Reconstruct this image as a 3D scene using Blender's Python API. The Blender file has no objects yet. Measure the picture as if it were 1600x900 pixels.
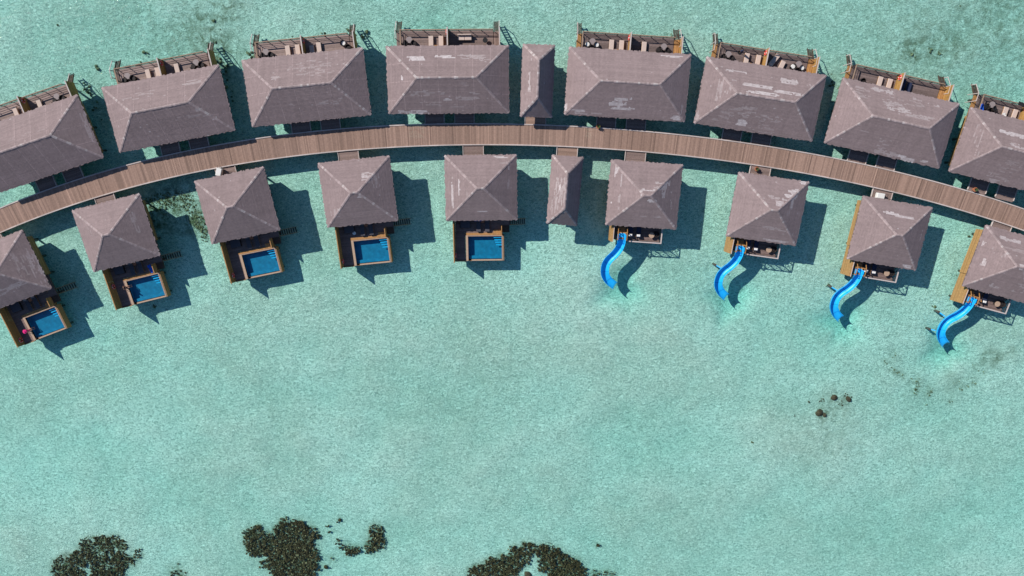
import bpy, math, random
import numpy as np
from mathutils import Vector, Matrix, noise

random.seed(7)
scene = bpy.context.scene
COL = scene.collection

# ------------------------------------------------------------------ camera
CAM_H = 100.0
FPX = 1067.0
NX, NY = 804.54, 262.13            # where straight down falls in the photograph
CX, CY = 800.0, 450.0


def cam_matrix():
    n = Vector(((NX - CX) / FPX, -(NY - CY) / FPX, -1.0)).normalized()
    return n.rotation_difference(Vector((0, 0, -1))).to_matrix()


RC = cam_matrix()


def at(px, py, z=0.0):
    """a point of the place, read from the photograph at height z"""
    d = RC @ Vector(((px - CX) / FPX, -(py - CY) / FPX, -1.0))
    t = (z - CAM_H) / d.z
    return Vector((d.x * t, d.y * t, z))


# heights above the sand (m)
Z_WATER = 0.9
Z_DECK = 2.1
Z_WALK = 2.25
Z_EAVE = 4.2

SUN = Vector((-1.095, 0.80, 1.0)).normalized()


# ------------------------------------------------------------------ mesh builder
class MB:
    def __init__(self):
        self.v, self.f, self.s, self.w = [], [], [], []

    def face(self, idx, s=1.0, w=0.0):
        self.f.append(idx); self.s.append(s); self.w.append(w)

    def poly(self, pts, s=1.0, w=0.0):
        n = len(self.v)
        self.v += [tuple(p) for p in pts]
        self.face(tuple(range(n, n + len(pts))), s, w)

    def hexa(self, c, s=1.0, w=0.0):
        """8 corners: bottom ring (ccw from above) then top ring"""
        n = len(self.v)
        self.v += [tuple(p) for p in c]
        for q in ((3, 2, 1, 0), (4, 5, 6, 7), (0, 1, 5, 4), (1, 2, 6, 5), (2, 3, 7, 6), (3, 0, 4, 7)):
            self.face(tuple(n + i for i in q), s, w)

    def box(self, x0, x1, y0, y1, z0, z1, s=1.0, w=0.0):
        self.hexa([(x0, y0, z0), (x1, y0, z0), (x1, y1, z0), (x0, y1, z0),
                   (x0, y0, z1), (x1, y0, z1), (x1, y1, z1), (x0, y1, z1)], s, w)

    def bar(self, p, q, wd, ht, s=1.0):
        p, q = Vector(p), Vector(q)
        d = (q - p).normalized()
        up = Vector((0, 0, 1)) if abs(d.z) < 0.95 else Vector((0, 1, 0))
        a = d.cross(up).normalized() * wd * .5
        b = a.cross(d).normalized() * ht * .5
        self.hexa([p - a - b, p + a - b, q + a - b, q - a - b,
                   p - a + b, p + a + b, q + a + b, q - a + b], s)

    def cyl(self, p, q, r, n=10, r2=None, s=1.0, caps=True):
        p, q = Vector(p), Vector(q)
        r2 = r if r2 is None else r2
        d = (q - p).normalized()
        up = Vector((0, 0, 1)) if abs(d.z) < 0.95 else Vector((1, 0, 0))
        a = d.cross(up).normalized(); b = d.cross(a)
        k = len(self.v)
        for c, rr in ((p, r), (q, r2)):
            for i in range(n):
                t = 2 * math.pi * i / n
                self.v.append(tuple(c + (a * math.cos(t) + b * math.sin(t)) * rr))
        for i in range(n):
            j = (i + 1) % n
            self.face((k + i, k + n + i, k + n + j, k + j), s)
        if caps:
            self.face(tuple(k + i for i in range(n)), s)
            self.face(tuple(k + n + i for i in reversed(range(n))), s)

    def torus(self, c, axis, R, r, n=20, m=8, band=None):
        c, axis = Vector(c), Vector(axis).normalized()
        up = Vector((0, 0, 1)) if abs(axis.z) < .9 else Vector((1, 0, 0))
        a = axis.cross(up).normalized(); b = axis.cross(a)
        k = len(self.v)
        for i in range(n):
            t = 2 * math.pi * i / n
            e = a * math.cos(t) + b * math.sin(t)
            for j in range(m):
                u = 2 * math.pi * j / m
                self.v.append(tuple(c + e * (R + r * math.cos(u)) + axis * r * math.sin(u)))
        for i in range(n):
            for j in range(m):
                i2, j2 = (i + 1) % n, (j + 1) % m
                self.face((k + i * m + j, k + i2 * m + j, k + i2 * m + j2, k + i * m + j2), 1.0,
                          1.0 if band and i % (n // 4) in band else 0.0)

    def lump(self, c, rx, ry, rz, s=1.0, w=0.0, jit=.25, rnd=random):
        """small irregular boulder / coral head"""
        k = len(self.v)
        for (x, y, z) in ICO_V:
            j = 1 + rnd.uniform(-jit, jit)
            self.v.append((c[0] + x * rx * j, c[1] + y * ry * j, c[2] + z * rz * j))
        for t in ICO_F:
            self.face(tuple(k + i for i in t), s * rnd.uniform(.75, 1.25), w)

    def build(self, name, mat, parent=None, smooth=False, link=True):
        me = bpy.data.meshes.new(name)
        me.from_pydata(self.v, [], self.f)
        for nm, arr in (('shade', self.s), ('worn', self.w)):
            at_ = me.attributes.new(nm, 'FLOAT', 'FACE')
            at_.data.foreach_set('value', arr)
        me.materials.append(mat)
        if smooth:
            me.polygons.foreach_set('use_smooth', [True] * len(me.polygons))
        me.update()
        return mk(name, me, parent) if link else me


def _ico():
    import bmesh
    bm = bmesh.new()
    bmesh.ops.create_icosphere(bm, subdivisions=1, radius=1)
    bm.verts.ensure_lookup_table()
    v = [tuple(x.co) for x in bm.verts]
    f = [tuple(x.index for x in fc.verts) for fc in bm.faces]
    bm.free()
    return v, f


ICO_V, ICO_F = _ico()


def mk(name, me, parent=None):
    o = bpy.data.objects.new(name, me)
    COL.objects.link(o)
    if parent is not None:
        o.parent = parent
    return o


def empty(name, loc, rot=0.0):
    o = bpy.data.objects.new(name, None)
    o.empty_display_size = .5
    COL.objects.link(o)
    o.location = loc
    o.rotation_euler = (0, 0, rot)
    return o


def tag(o, label, cat=None, group=None, kind=None):
    o['label'] = label
    if cat: o['category'] = cat
    if group: o['group'] = group
    if kind: o['kind'] = kind
    return o


def copy_tree(o, parent=None):
    c = o.copy()
    COL.objects.link(c)
    if parent is not None:
        c.parent = parent
    for ch in [x for x in o.children]:
        copy_tree(ch, c)
    return c


# ------------------------------------------------------------------ materials
def mat_new(name):
    m = bpy.data.materials.new(name)
    m.use_nodes = True
    nt = m.node_tree
    nt.nodes.clear()
    return m, nt, nt.nodes, nt.links


def N(nodes, t, **kw):
    n = nodes.new(t)
    for k, v in kw.items():
        if k in n.inputs:
            n.inputs[k].default_value = v
        else:
            setattr(n, k, v)
    return n


def mathn(nt, op, a, b):
    n = nt.nodes.new('ShaderNodeMath'); n.operation = op
    for i, x in enumerate((a, b)):
        if hasattr(x, 'links'): nt.links.new(x, n.inputs[i])
        else: n.inputs[i].default_value = x
    return n.outputs[0]


def mixc(nt, f, a, b, mode='MIX'):
    n = nt.nodes.new('ShaderNodeMix'); n.data_type = 'RGBA'; n.blend_type = mode
    for i, x in ((0, f), (6, a), (7, b)):
        if hasattr(x, 'links'): nt.links.new(x, n.inputs[i])
        elif i == 0: n.inputs[0].default_value = x
        else: n.inputs[i].default_value = (*x, 1) if len(x) == 3 else x
    return n.outputs[2]


def noise_tex(nt, scale, detail=4, rough=.55, stretch=(1, 1, 1), dist=0.0, coord='Object'):
    tc = nt.nodes.new('ShaderNodeTexCoord')
    mp = nt.nodes.new('ShaderNodeMapping'); mp.inputs['Scale'].default_value = stretch
    nt.links.new(tc.outputs[coord], mp.inputs[0])
    n = nt.nodes.new('ShaderNodeTexNoise')
    n.inputs['Scale'].default_value = scale
    n.inputs['Detail'].default_value = detail
    n.inputs['Roughness'].default_value = rough
    n.inputs['Distortion'].default_value = dist
    nt.links.new(mp.outputs[0], n.inputs['Vector'])
    return n.outputs['Fac']


def ramp(nt, fac, stops):
    r = nt.nodes.new('ShaderNodeValToRGB')
    el = r.color_ramp.elements
    while len(el) < len(stops): el.new(.5)
    for e, (p, c) in zip(el, stops):
        e.position = p
        e.color = (c, c, c, 1) if isinstance(c, (int, float)) else (*c, 1)
    nt.links.new(fac, r.inputs[0])
    return r.outputs[0]


def simple(name, col, rough=.7, var=.18, nscale=3.0, stretch=(1, 1, 1), worn=None, spec=.3, bump=.0, metallic=0.0):
    """painted / timber / fabric surface: base colour x per-piece shade x grain"""
    m, nt, nd, lk = mat_new(name)
    out = nd.new('ShaderNodeOutputMaterial'); p = nd.new('ShaderNodeBsdfPrincipled')
    p.inputs['Roughness'].default_value = rough
    p.inputs['Specular IOR Level'].default_value = spec
    p.inputs['Metallic'].default_value = metallic
    a = nd.new('ShaderNodeAttribute'); a.attribute_name = 'shade'
    g = noise_tex(nt, nscale, 5, .6, stretch)
    gr = ramp(nt, g, [(.25, 1 - var), (.75, 1 + var)])
    c = mixc(nt, 1.0, gr, col, 'MULTIPLY')
    c = mixc(nt, 1.0, c, a.outputs['Fac'], 'MULTIPLY')
    n = nd.new('ShaderNodeMix'); n.data_type = 'RGBA'; n.blend_type = 'MULTIPLY'
    if worn:
        w = nd.new('ShaderNodeAttribute'); w.attribute_name = 'worn'
        c = mixc(nt, w.outputs['Fac'], c, worn)
    lk.new(c, p.inputs['Base Color'])
    if bump:
        b = nd.new('ShaderNodeBump'); b.inputs['Strength'].default_value = bump; b.inputs['Distance'].default_value = .03
        lk.new(g, b.inputs['Height']); lk.new(b.outputs[0], p.inputs['Normal'])
    lk.new(p.outputs[0], out.inputs[0])
    return m


M = {}
M['shingle'] = simple('weathered_shingle', (.274, .208, .205), .85, .06, 1.3, (1, 1, 1), worn=(.60, .54, .54), spec=.15, bump=.0)
M['ridge'] = simple('ridge_shingle', (.35, .275, .27), .85, .12, 5, worn=(.6, .55, .53), spec=.15)
M['soffit'] = simple('dark_soffit', (.06, .045, .04), .8)
M['walk'] = simple('boardwalk_planks', (.33, .217, .170), .75, .16, 6, (1, 1, 1), spec=.2)
M['railcap'] = simple('tan_rail_cap', (.36, .25, .175), .7, .15, 5, spec=.2)
M['edge'] = simple('bleached_timber', (.56, .48, .45), .75, .12, 5, spec=.2)
M['deck'] = simple('deck_planks', (.255, .183, .163), .75, .2, 5, spec=.2)
M['deckpale'] = simple('pale_deck_planks', (.31, .228, .205), .75, .18, 5, spec=.2)
M['deckdark'] = simple('weathered_deck_planks', (.19, .140, .130), .75, .2, 5, spec=.2)
M['slate'] = simple('slate_cushion', (.085, .080, .095), .9, .1, 6)
M['joint'] = simple('slide_joint', (.006, .20, .58), .4, .1, 4)
M['pooldeck'] = simple('dark_deck_planks', (.22, .155, .14), .75, .2, 5, spec=.2)
M['teak'] = simple('oiled_teak', (.43, .225, .085), .6, .25, 4, (1, 1, 1), spec=.3)
M['cladding'] = simple('timber_cladding', (.40, .235, .095), .7, .22, 4, spec=.2)
M['darkwood'] = simple('dark_timber', (.085, .06, .045), .75, .25, 4, spec=.2)
M['partition'] = simple('stained_partition', (.40, .225, .075), .7, .25, 4, spec=.2)
M['pile'] = simple('wet_pile', (.09, .075, .06), .7, .3, 3)
M['coping'] = simple('pale_coping', (.46, .325, .235), .6, .18, 5, spec=.2)
M['rail'] = simple('dark_rail', (.055, .045, .045), .6, .2, 4)
M['white'] = simple('white_paint', (.78, .76, .73), .5, .05, 4)
M['cream'] = simple('cream_cushion', (.62, .49, .43), .9, .08, 6)
M['navy'] = simple('navy_cushion', (.03, .04, .085), .9, .1, 6)
M['wicker'] = simple('dark_wicker', (.028, .022, .022), .7, .3, 20)
M['greytop'] = simple('grey_tabletop', (.30, .25, .245), .6, .15, 6)
M['red'] = simple('red_plastic', (.72, .045, .03), .4, .06, 5, worn=(.75, .7, .66), spec=.5)
M['blue'] = simple('blue_towel', (.02, .12, .62), .9, .1, 6)
M['pink'] = simple('pink_cloth', (.80, .03, .22), .9, .1, 6)
M['skin'] = simple('skin', (.42, .23, .16), .6, .05, 6)
M['hair'] = simple('dark_hair', (.02, .014, .01), .6, .2, 20)
M['black'] = simple('black_plastic', (.02, .02, .022), .5, .1, 6)
M['clay'] = simple('terracotta', (.45, .17, .09), .8, .15, 6)
M['glassdoor'] = simple('dark_door_glass', (.02, .028, .032), .1, .05, 2, spec=.5)
M['reefbase'] = simple('reef_base', (.05, .038, .022), .95, .6, 1.5, spec=.05)
M['coral'] = simple('reef_coral', (.068, .045, .022), .95, .5, 2.2, worn=(.46, .35, .20), spec=.05)
M['boulder'] = simple('brown_boulder', (.10, .062, .040), .95, .35, 3, spec=.05)
M['weed'] = simple('olive_weed', (.165, .14, .08), .95, .4, 2, worn=(.45, .41, .30), spec=.05)
M['leaf'] = simple('plant_leaf', (.05, .09, .03), .8, .3, 6)


def slide_mat():
    m, nt, nd, lk = mat_new('blue_fibreglass')
    out = nd.new('ShaderNodeOutputMaterial'); p = nd.new('ShaderNodeBsdfPrincipled')
    g = noise_tex(nt, 1.2, 4, .6)
    c = ramp(nt, g, [(.3, (.010, .42, .88)), (.7, (.016, .50, .96))])
    lk.new(c, p.inputs['Base Color'])
    p.inputs['Roughness'].default_value = .42
    p.inputs['Coat Weight'].default_value = .12
    lk.new(p.outputs[0], out.inputs[0])
    return m


M['slide'] = slide_mat()


def pool_tile_mat():
    m, nt, nd, lk = mat_new('pool_mosaic')
    out = nd.new('ShaderNodeOutputMaterial'); p = nd.new('ShaderNodeBsdfPrincipled')
    tc = nd.new('ShaderNodeTexCoord')
    br = nd.new('ShaderNodeTexBrick')
    br.offset = 0.0
    for k, v in (('Scale', 1.0), ('Brick Width', .3), ('Row Height', .3), ('Mortar Size', .012)):
        br.inputs[k].default_value = v
    br.inputs['Color1'].default_value = (.004, .175, .30, 1)
    br.inputs['Color2'].default_value = (.006, .21, .345, 1)
    br.inputs['Mortar'].default_value = (.012, .16, .34, 1)
    lk.new(tc.outputs['Object'], br.inputs['Vector'])
    g = noise_tex(nt, 1.5, 3, .5)
    gr = ramp(nt, g, [(.3, .82), (.7, 1.12)])
    a = nd.new('ShaderNodeAttribute'); a.attribute_name = 'shade'
    c = mixc(nt, 1.0, br.outputs['Color'], gr, 'MULTIPLY')
    c = mixc(nt, 1.0, c, a.outputs['Fac'], 'MULTIPLY')
    lk.new(c, p.inputs['Base Color'])
    p.inputs['Roughness'].default_value = .4
    lk.new(p.outputs[0], out.inputs[0])
    return m


M['tile'] = pool_tile_mat()


def water_mat(name, tint, scale, strength, vol=None):
    """clear water: transparent with a Fresnel sky reflection; the body absorbs red"""
    m, nt, nd, lk = mat_new(name)
    out = nd.new('ShaderNodeOutputMaterial')
    tr = nd.new('ShaderNodeBsdfTransparent'); tr.inputs[0].default_value = (*tint, 1)
    gl = nd.new('ShaderNodeBsdfGlossy'); gl.inputs['Roughness'].default_value = .06
    fr = nd.new('ShaderNodeFresnel'); fr.inputs['IOR'].default_value = 1.33
    h1 = noise_tex(nt, scale, 4, .6, (1, 1.7, 1), .6)
    b = nd.new('ShaderNodeBump'); b.inputs['Strength'].default_value = strength; b.inputs['Distance'].default_value = .12
    lk.new(h1, b.inputs['Height'])
    lk.new(b.outputs[0], gl.inputs['Normal']); lk.new(b.outputs[0], fr.inputs['Normal'])
    mx = nd.new('ShaderNodeMixShader')
    geo = nd.new('ShaderNodeNewGeometry')           # no total reflection from below: the sheet does not bend light
    top = mathn(nt, 'SUBTRACT', 1.0, geo.outputs['Backfacing'])
    lk.new(mathn(nt, 'MULTIPLY', fr.outputs[0], top), mx.inputs[0]); lk.new(tr.outputs[0], mx.inputs[1]); lk.new(gl.outputs[0], mx.inputs[2])
    lk.new(mx.outputs[0], out.inputs['Surface'])
    if vol:
        va = nd.new('ShaderNodeVolumeAbsorption')
        va.inputs['Color'].default_value = (*vol[0], 1); va.inputs['Density'].default_value = vol[1]
        lk.new(va.outputs[0], out.inputs['Volume'])
    return m


SIG = (.28, .018, .033)
D_ = .5
M['sea'] = water_mat('sea_water', (1, 1, 1), 1.6, .5, (tuple(1 - s / D_ for s in SIG), D_))
M['poolwater'] = water_mat('pool_water', (.80, .93, .97), 3.0, .35)


def sand_mat():
    m, nt, nd, lk = mat_new('coral_sand')
    out = nd.new('ShaderNodeOutputMaterial'); p = nd.new('ShaderNodeBsdfPrincipled')
    p.inputs['Roughness'].default_value = .95
    p.inputs['Specular IOR Level'].default_value = .1
    big = noise_tex(nt, .045, 5, .62, (1, 1.2, 1), .5)
    mid = noise_tex(nt, .33, 5, .62, (1, 1.25, 1), .4)
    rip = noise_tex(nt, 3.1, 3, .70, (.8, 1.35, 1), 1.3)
    fine = noise_tex(nt, 8.0, 3, .7)
    base = mixc(nt, ramp(nt, big, [(.35, 0.0), (.65, 1.0)]), (.68, .63, .535), (.84, .785, .695))
    base = mixc(nt, 1.0, base, ramp(nt, mid, [(.28, .88), (.72, 1.09)]), 'MULTIPLY')
    # caustic ripple light painted into the sand colour: grey-green troughs, near-white crests
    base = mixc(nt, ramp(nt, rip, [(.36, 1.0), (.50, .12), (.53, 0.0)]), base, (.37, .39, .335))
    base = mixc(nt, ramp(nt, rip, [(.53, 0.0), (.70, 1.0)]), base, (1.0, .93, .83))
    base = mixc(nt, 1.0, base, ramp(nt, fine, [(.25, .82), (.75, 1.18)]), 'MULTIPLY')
    # film of algae and rubble: own attribute on the sheet, broken up by noise
    a = nd.new('ShaderNodeAttribute'); a.attribute_name = 'algae'
    brk = noise_tex(nt, .9, 6, .7, (1, 1, 1), .5)
    f = mathn(nt, 'MULTIPLY', a.outputs['Fac'], ramp(nt, brk, [(.38, .1), (.62, 1.4)]))
    cl = nd.new('ShaderNodeClamp'); lk.new(f, cl.inputs[0])
    base = mixc(nt, cl.outputs[0], base, (.13, .125, .065))
    lk.new(base, p.inputs['Base Color'])
    hsum = mathn(nt, 'ADD', rip, mathn(nt, 'MULTIPLY', fine, .25))
    b = nd.new('ShaderNodeBump'); b.inputs['Strength'].default_value = .8; b.inputs['Distance'].default_value = .22
    lk.new(hsum, b.inputs['Height']); lk.new(b.outputs[0], p.inputs['Normal'])
    lk.new(p.outputs[0], out.inputs[0])
    return m


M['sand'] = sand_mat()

# ------------------------------------------------------------------ where things stand (x, y, degrees)
BIG = [(-66.024, 3.128, 17.718), (-47.251, 7.905, 10.474), (-28.226, 10.711, 5.491), (-9.059, 11.72, .431),
       (15.199, 11.055, -3.54), (33.227, 9.117, -8.57), (51.342, 5.936, -12.078), (68.861, 1.845, -13.698)]
POOL = [(-72.44, -14.513, 20.442), (-56.133, -9.04, 13.731), (-38.774, -5.217, 11.535), (-21.816, -3.317, 5.746),
        (-4.698, -2.752, .638)]
SLIDE = [(17.931, -3.719, -3.784), (35.193, -5.71, -7.944), (52.504, -9.088, -9.501), (69.485, -13.507, -14.881)]
HUT = [(3.045, 11.539, -2.209), (6.923, -3.126, -4.335)]
ORD = ['first', 'second', 'third', 'fourth', 'fifth', 'sixth', 'seventh', 'eighth']

EXPOSURE = 0.0
WORN = {
 0: [(8.1, 0.0, 0.47, 2.2, 0.45), (0.8, 1.2, 3.14, 0.31, 0.2), (5.9, -1.4, 0.63, 0.31, 0.2)],
 1: [(-3.0, 2.2, 2.2, 0.38, 0.35), (4.5, 2.6, 1.26, 0.31, 0.45), (3.3, -1.8, 2.2, 0.31, 0.3), (-0.4, 0.0, 1.89, 0.19, 0.4), (4.8, -1.1, 0.47, 0.25, 0.5), (6.4, -2.5, 0.47, 0.19, 0.6)],
 2: [(1.1, 2.2, 3.07, 1.18, 0.35), (3.5, 3.8, 2.36, 0.35, 0.2), (-3.5, 1.4, 0.71, 0.19, 0.5), (2.8, -2.3, 2.12, 0.35, 0.4), (-2.3, -2.1, 0.71, 0.19, 0.3)],
 3: [(-4.2, 2.8, 1.13, 0.07, 1.0), (-4.0, 2.5, 1.13, 0.07, 1.0), (-0.5, 2.9, 1.13, 0.12, 0.9), (0.4, 2.7, 1.13, 0.09, 1.0), (3.6, 2.7, 2.12, 0.47, 0.5), (-6.0, 0.1, 0.12, 0.24, 1.0), (-2.7, -1.8, 2.36, 0.35, 0.4), (-3.7, -0.7, 0.71, 0.19, 0.2), (2.0, -0.8, 1.18, 0.28, 0.2), (3.5, -1.9, 1.18, 0.19, 0.4), (0.0, -2.7, 0.47, 0.14, 0.8), (3.3, -2.6, 2.36, 0.35, 0.4), (-2.3, -3.1, 1.42, 0.35, 0.3), (-4.7, -4.2, 2.12, 0.24, 0.8), (1.7, -3.4, 1.42, 0.24, 0.3), (4.6, -2.6, 0.71, 0.19, 0.4)],
 4: [(-0.8, -2.1, 0.94, 0.19, 0.8), (0.5, -1.9, 0.19, 0.12, 1.0), (-1.2, -2.7, 1.18, 0.28, 0.8), (-0.4, -3.2, 1.65, 0.19, 0.9), (-6.5, -3.8, 1.18, 0.12, 0.7), (-5.0, -4.1, 1.89, 0.19, 0.5), (6.9, -4.0, 0.71, 0.28, 0.9), (7.6, -3.2, 0.19, 0.94, 0.5), (-8.1, -3.4, 0.19, 0.59, 0.8), (5.6, 4.0, 1.42, 0.14, 0.8)],
 5: [(-5.0, 3.0, 0.58, 0.14, 0.7), (-3.6, 3.0, 0.92, 0.14, 0.7), (3.1, 2.7, 1.15, 0.35, 0.7), (-1.3, 1.4, 2.07, 0.28, 0.8), (-0.5, 0.5, 2.31, 0.23, 0.9), (2.8, 1.1, 1.84, 0.28, 0.8), (5.9, 2.7, 0.69, 0.18, 0.5), (-4.4, 1.7, 0.46, 0.14, 0.5), (-6.0, 0.5, 0.28, 1.84, 0.4), (-4.8, 0.3, 0.28, 1.38, 0.4), (-8.0, -3.5, 0.18, 0.92, 0.5), (-1.8, -2.1, 1.15, 0.92, 0.4), (-3.2, -2.0, 1.15, 0.23, 0.3), (-1.9, -3.4, 0.69, 0.35, 0.9), (-4.7, -3.0, 1.38, 0.69, 0.3), (1.4, -2.3, 1.84, 0.35, 0.4), (1.6, -3.3, 1.38, 0.92, 0.25), (0.5, -3.9, 1.38, 0.23, 0.3), (7.9, 0.5, 0.23, 2.31, 0.2)],
 6: [(-5.5, 3.4, 1.09, 0.33, 0.4), (-2.8, 3.8, 1.63, 0.27, 0.6), (-1.0, 2.2, 1.63, 0.54, 0.5), (0.7, 3.2, 2.45, 0.68, 0.3), (-0.1, 1.7, 1.91, 0.41, 0.6), (2.1, 3.6, 0.82, 0.27, 0.5), (2.4, 1.3, 2.18, 0.33, 0.5), (5.2, 3.3, 0.54, 0.14, 0.6), (-5.3, 2.2, 1.09, 1.36, 0.35), (-0.6, -3.3, 0.82, 1.09, 0.4), (0.9, -4.0, 1.36, 0.33, 0.5), (2.6, -4.0, 0.54, 0.16, 0.9), (3.6, -4.2, 0.95, 0.22, 0.8), (5.7, -4.0, 0.54, 0.14, 0.8), (-3.9, -2.0, 0.54, 0.22, 0.3)],
 7: [(-2.3, 2.1, 1.91, 0.27, 0.9), (-1.2, 0.6, 1.63, 0.27, 0.6), (-6.3, 0.7, 0.68, 1.63, 0.3), (-5.9, -1.7, 0.54, 1.36, 0.3), (-1.5, -2.7, 1.63, 1.63, 0.25), (-1.4, -4.2, 1.09, 0.33, 0.5)],
 8: [(4.8, -1.3, 0.91, 2.13, 0.5), (3.9, 0.2, 1.22, 1.82, 0.35), (0.5, -2.6, 2.43, 0.46, 0.5), (1.9, -2.5, 1.22, 0.36, 0.5)],
 9: [(3.5, 0.8, 0.3, 1.52, 0.4), (4.8, -4.0, 0.46, 0.46, 0.4), (-2.8, 0.2, 0.24, 1.52, 0.3)],
 10: [(2.5, 0.6, 1.51, 1.01, 0.12)],
 11: [(1.8, 2.0, 0.72, 0.48, 0.7), (2.7, 1.4, 0.72, 0.96, 0.4), (0.8, -0.5, 0.36, 0.29, 0.6), (-3.3, -2.5, 0.72, 0.6, 0.4)],
 12: [(-3.9, -0.8, 0.14, 2.03, 0.7), (-3.0, 0.2, 0.14, 1.13, 0.9), (-1.9, -0.8, 0.18, 0.68, 0.4), (2.7, 4.2, 0.9, 0.11, 0.8), (3.0, 3.4, 0.68, 0.18, 0.4), (2.5, 2.9, 0.45, 0.11, 0.5), (3.9, 2.7, 0.11, 0.34, 0.9), (3.8, 0.6, 0.14, 0.9, 0.4), (0.2, -3.2, 0.68, 0.09, 0.8)],
 13: [(-4.2, 3.0, 0.22, 0.68, 0.8), (-3.5, 1.8, 0.16, 0.82, 0.6), (-3.5, -1.1, 0.11, 1.09, 0.5), (-0.8, 0.2, 0.22, 0.54, 0.8), (-4.4, -1.4, 0.11, 0.11, 1.0), (0.2, 0.7, 0.95, 0.14, 0.9), (2.1, 1.8, 1.09, 0.33, 0.6), (1.6, 1.1, 0.82, 0.22, 0.5), (0.8, -0.7, 0.68, 0.27, 0.9), (0.8, -2.8, 1.63, 0.14, 0.4), (2.3, 0.8, 0.54, 1.09, 0.6), (3.7, -0.9, 0.22, 0.82, 0.5)],
 14: [(2.1, 2.2, 0.54, 0.22, 0.9), (2.7, 2.9, 0.68, 0.16, 0.9), (-0.1, 1.7, 0.82, 0.27, 0.5), (0.8, 1.0, 0.54, 0.33, 0.7), (1.7, 1.6, 0.54, 0.16, 0.7), (4.1, 4.2, 0.41, 0.22, 1.0), (2.7, 1.6, 0.27, 1.09, 0.7), (3.2, 2.6, 0.22, 0.68, 0.8), (2.4, -0.1, 0.22, 1.09, 0.4), (1.0, -2.5, 1.63, 0.22, 0.4), (1.5, -1.4, 0.68, 0.27, 0.3), (1.9, -4.2, 1.91, 0.14, 0.6), (3.2, -2.9, 0.82, 0.22, 0.4), (-3.0, -2.4, 0.11, 0.16, 0.8)],
 15: [(-1.1, 2.7, 1.05, 0.21, 0.9), (0.8, 2.5, 1.31, 0.13, 0.8), (3.5, -4.1, 0.66, 0.26, 0.8), (4.1, 0.4, 0.1, 0.79, 0.5)],
 16: [(-1.4, 3.3, 1.57, 0.26, 0.7), (-0.2, 2.1, 2.1, 0.26, 0.3), (-4.5, 2.0, 0.31, 0.39, 0.6), (-3.7, -0.5, 0.21, 0.52, 0.8), (-1.9, 1.1, 0.52, 0.39, 0.4), (0.3, 0.0, 0.39, 0.39, 0.8), (-1.1, -3.4, 0.66, 0.21, 0.5), (2.3, -2.7, 0.79, 0.79, 0.4)],
 17: [(-1.1, -0.4, 0.14, 1.42, 0.6), (-0.2, 3.7, 0.94, 0.14, 0.3)],
 18: [(-0.6, -0.5, 0.9, 2.25, 0.5), (-1.3, -2.0, 0.56, 1.35, 0.4), (-0.1, -1.7, 0.34, 1.35, 0.5), (-0.8, 0.5, 0.14, 0.45, 0.9)],
}

def frame_of(p):
    a = math.radians(p[2])
    return lambda x, y, z=0.0: Vector((p[0] + math.cos(a) * x - math.sin(a) * y, p[1] + math.sin(a) * x + math.cos(a) * y, z))


# ------------------------------------------------------------------ sea bed, water, sky
SLIDE_PATH = [(-2.40, -6.05), (-2.36, -6.6), (-2.38, -7.15), (-2.62, -7.95), (-3.12, -8.75), (-3.72, -9.45), (-4.12, -10.2),
              (-4.22, -11.05), (-4.05, -11.9), (-3.5, -12.65), (-2.75, -13.2), (-2.4, -13.4)]
REEF_POLYS = []
SQ = [(830, 50), (824, 75), (770, 100), (820, 130), (835, 145), (850, 155), (880, 180), (935, 205), (965, 215), (962, 235), (972, 190), (955, 262), (948, 280), (1050, 240), (1042, 270), (1030, 290), (1012, 345), (1160, 170), (1165, 225), (1190, 212), (1215, 210), (1155, 265), (1220, 260), (1260, 235), (1300, 210), (1295, 218), (1155, 330), (1350, 72), (1365, 68), (1385, 28), (1400, 32), (1430, 62), (1445, 72), (1460, 95), (1468, 60), (1350, 150), (1330, 140), (1300, 120), (1380, 120), (1415, 110), (1525, 22), (1535, 40)]
pits = [(frame_of(p)(-1.1, -14.1), 2.8, .72) for p in SLIDE]
ALG = [(150, 30, 170, .10), (480, 20, 170, .08), (760, 20, 170, .09), (1050, 30, 170, .11), (1320, 60, 150, .09), (1520, 330, 120, .07), (1340, 420, 90, .04), (300, 300, 60, .15), (1120, 330, 60, .08), (900, 330, 60, .08),
       (1500, 30, 110, .19), (1580, 80, 90, .21), (1430, 85, 50, .16), (1370, 20, 60, .10), (1590, 10, 70, .15),
       (330, 25, 38, .34), (300, 48, 28, .32), (262, 66, 30, .28), (365, 8, 26, .3), (215, 30, 40, .14), (335, 70, 22, .3),
       (265, 320, 45, .60), (310, 350, 22, .75), (240, 345, 30, .4), (90, 340, 40, .3), (350, 100, 30, .55), (160, 160, 26, .45), (640, 265, 30, .2),
       (940, 280, 40, .14), (60, 620, 60, .06), (1290, 690, 60, .16), (1300, 632, 26, .3), (1282, 648, 12, .35), (1318, 626, 12, .3), (1240, 640, 30, .14), (1390, 620, 70, .10),
       (1480, 75, 26, .22), (1425, 82, 20, .3), (1300, 130, 22, .3), (830, 640, 120, .06), (480, 640, 130, .07), (1050, 760, 150, .07),
       (720, 560, 90, .07), (250, 760, 130, .05), (1350, 820, 150, .07)]
ALG += [(x / 3.81 + 1180, y / 3.81 + 540, 8, .22) for x, y in SQ]
alg_w = [(at(x, y), r / 10.6, s) for x, y, r, s in ALG]


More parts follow.
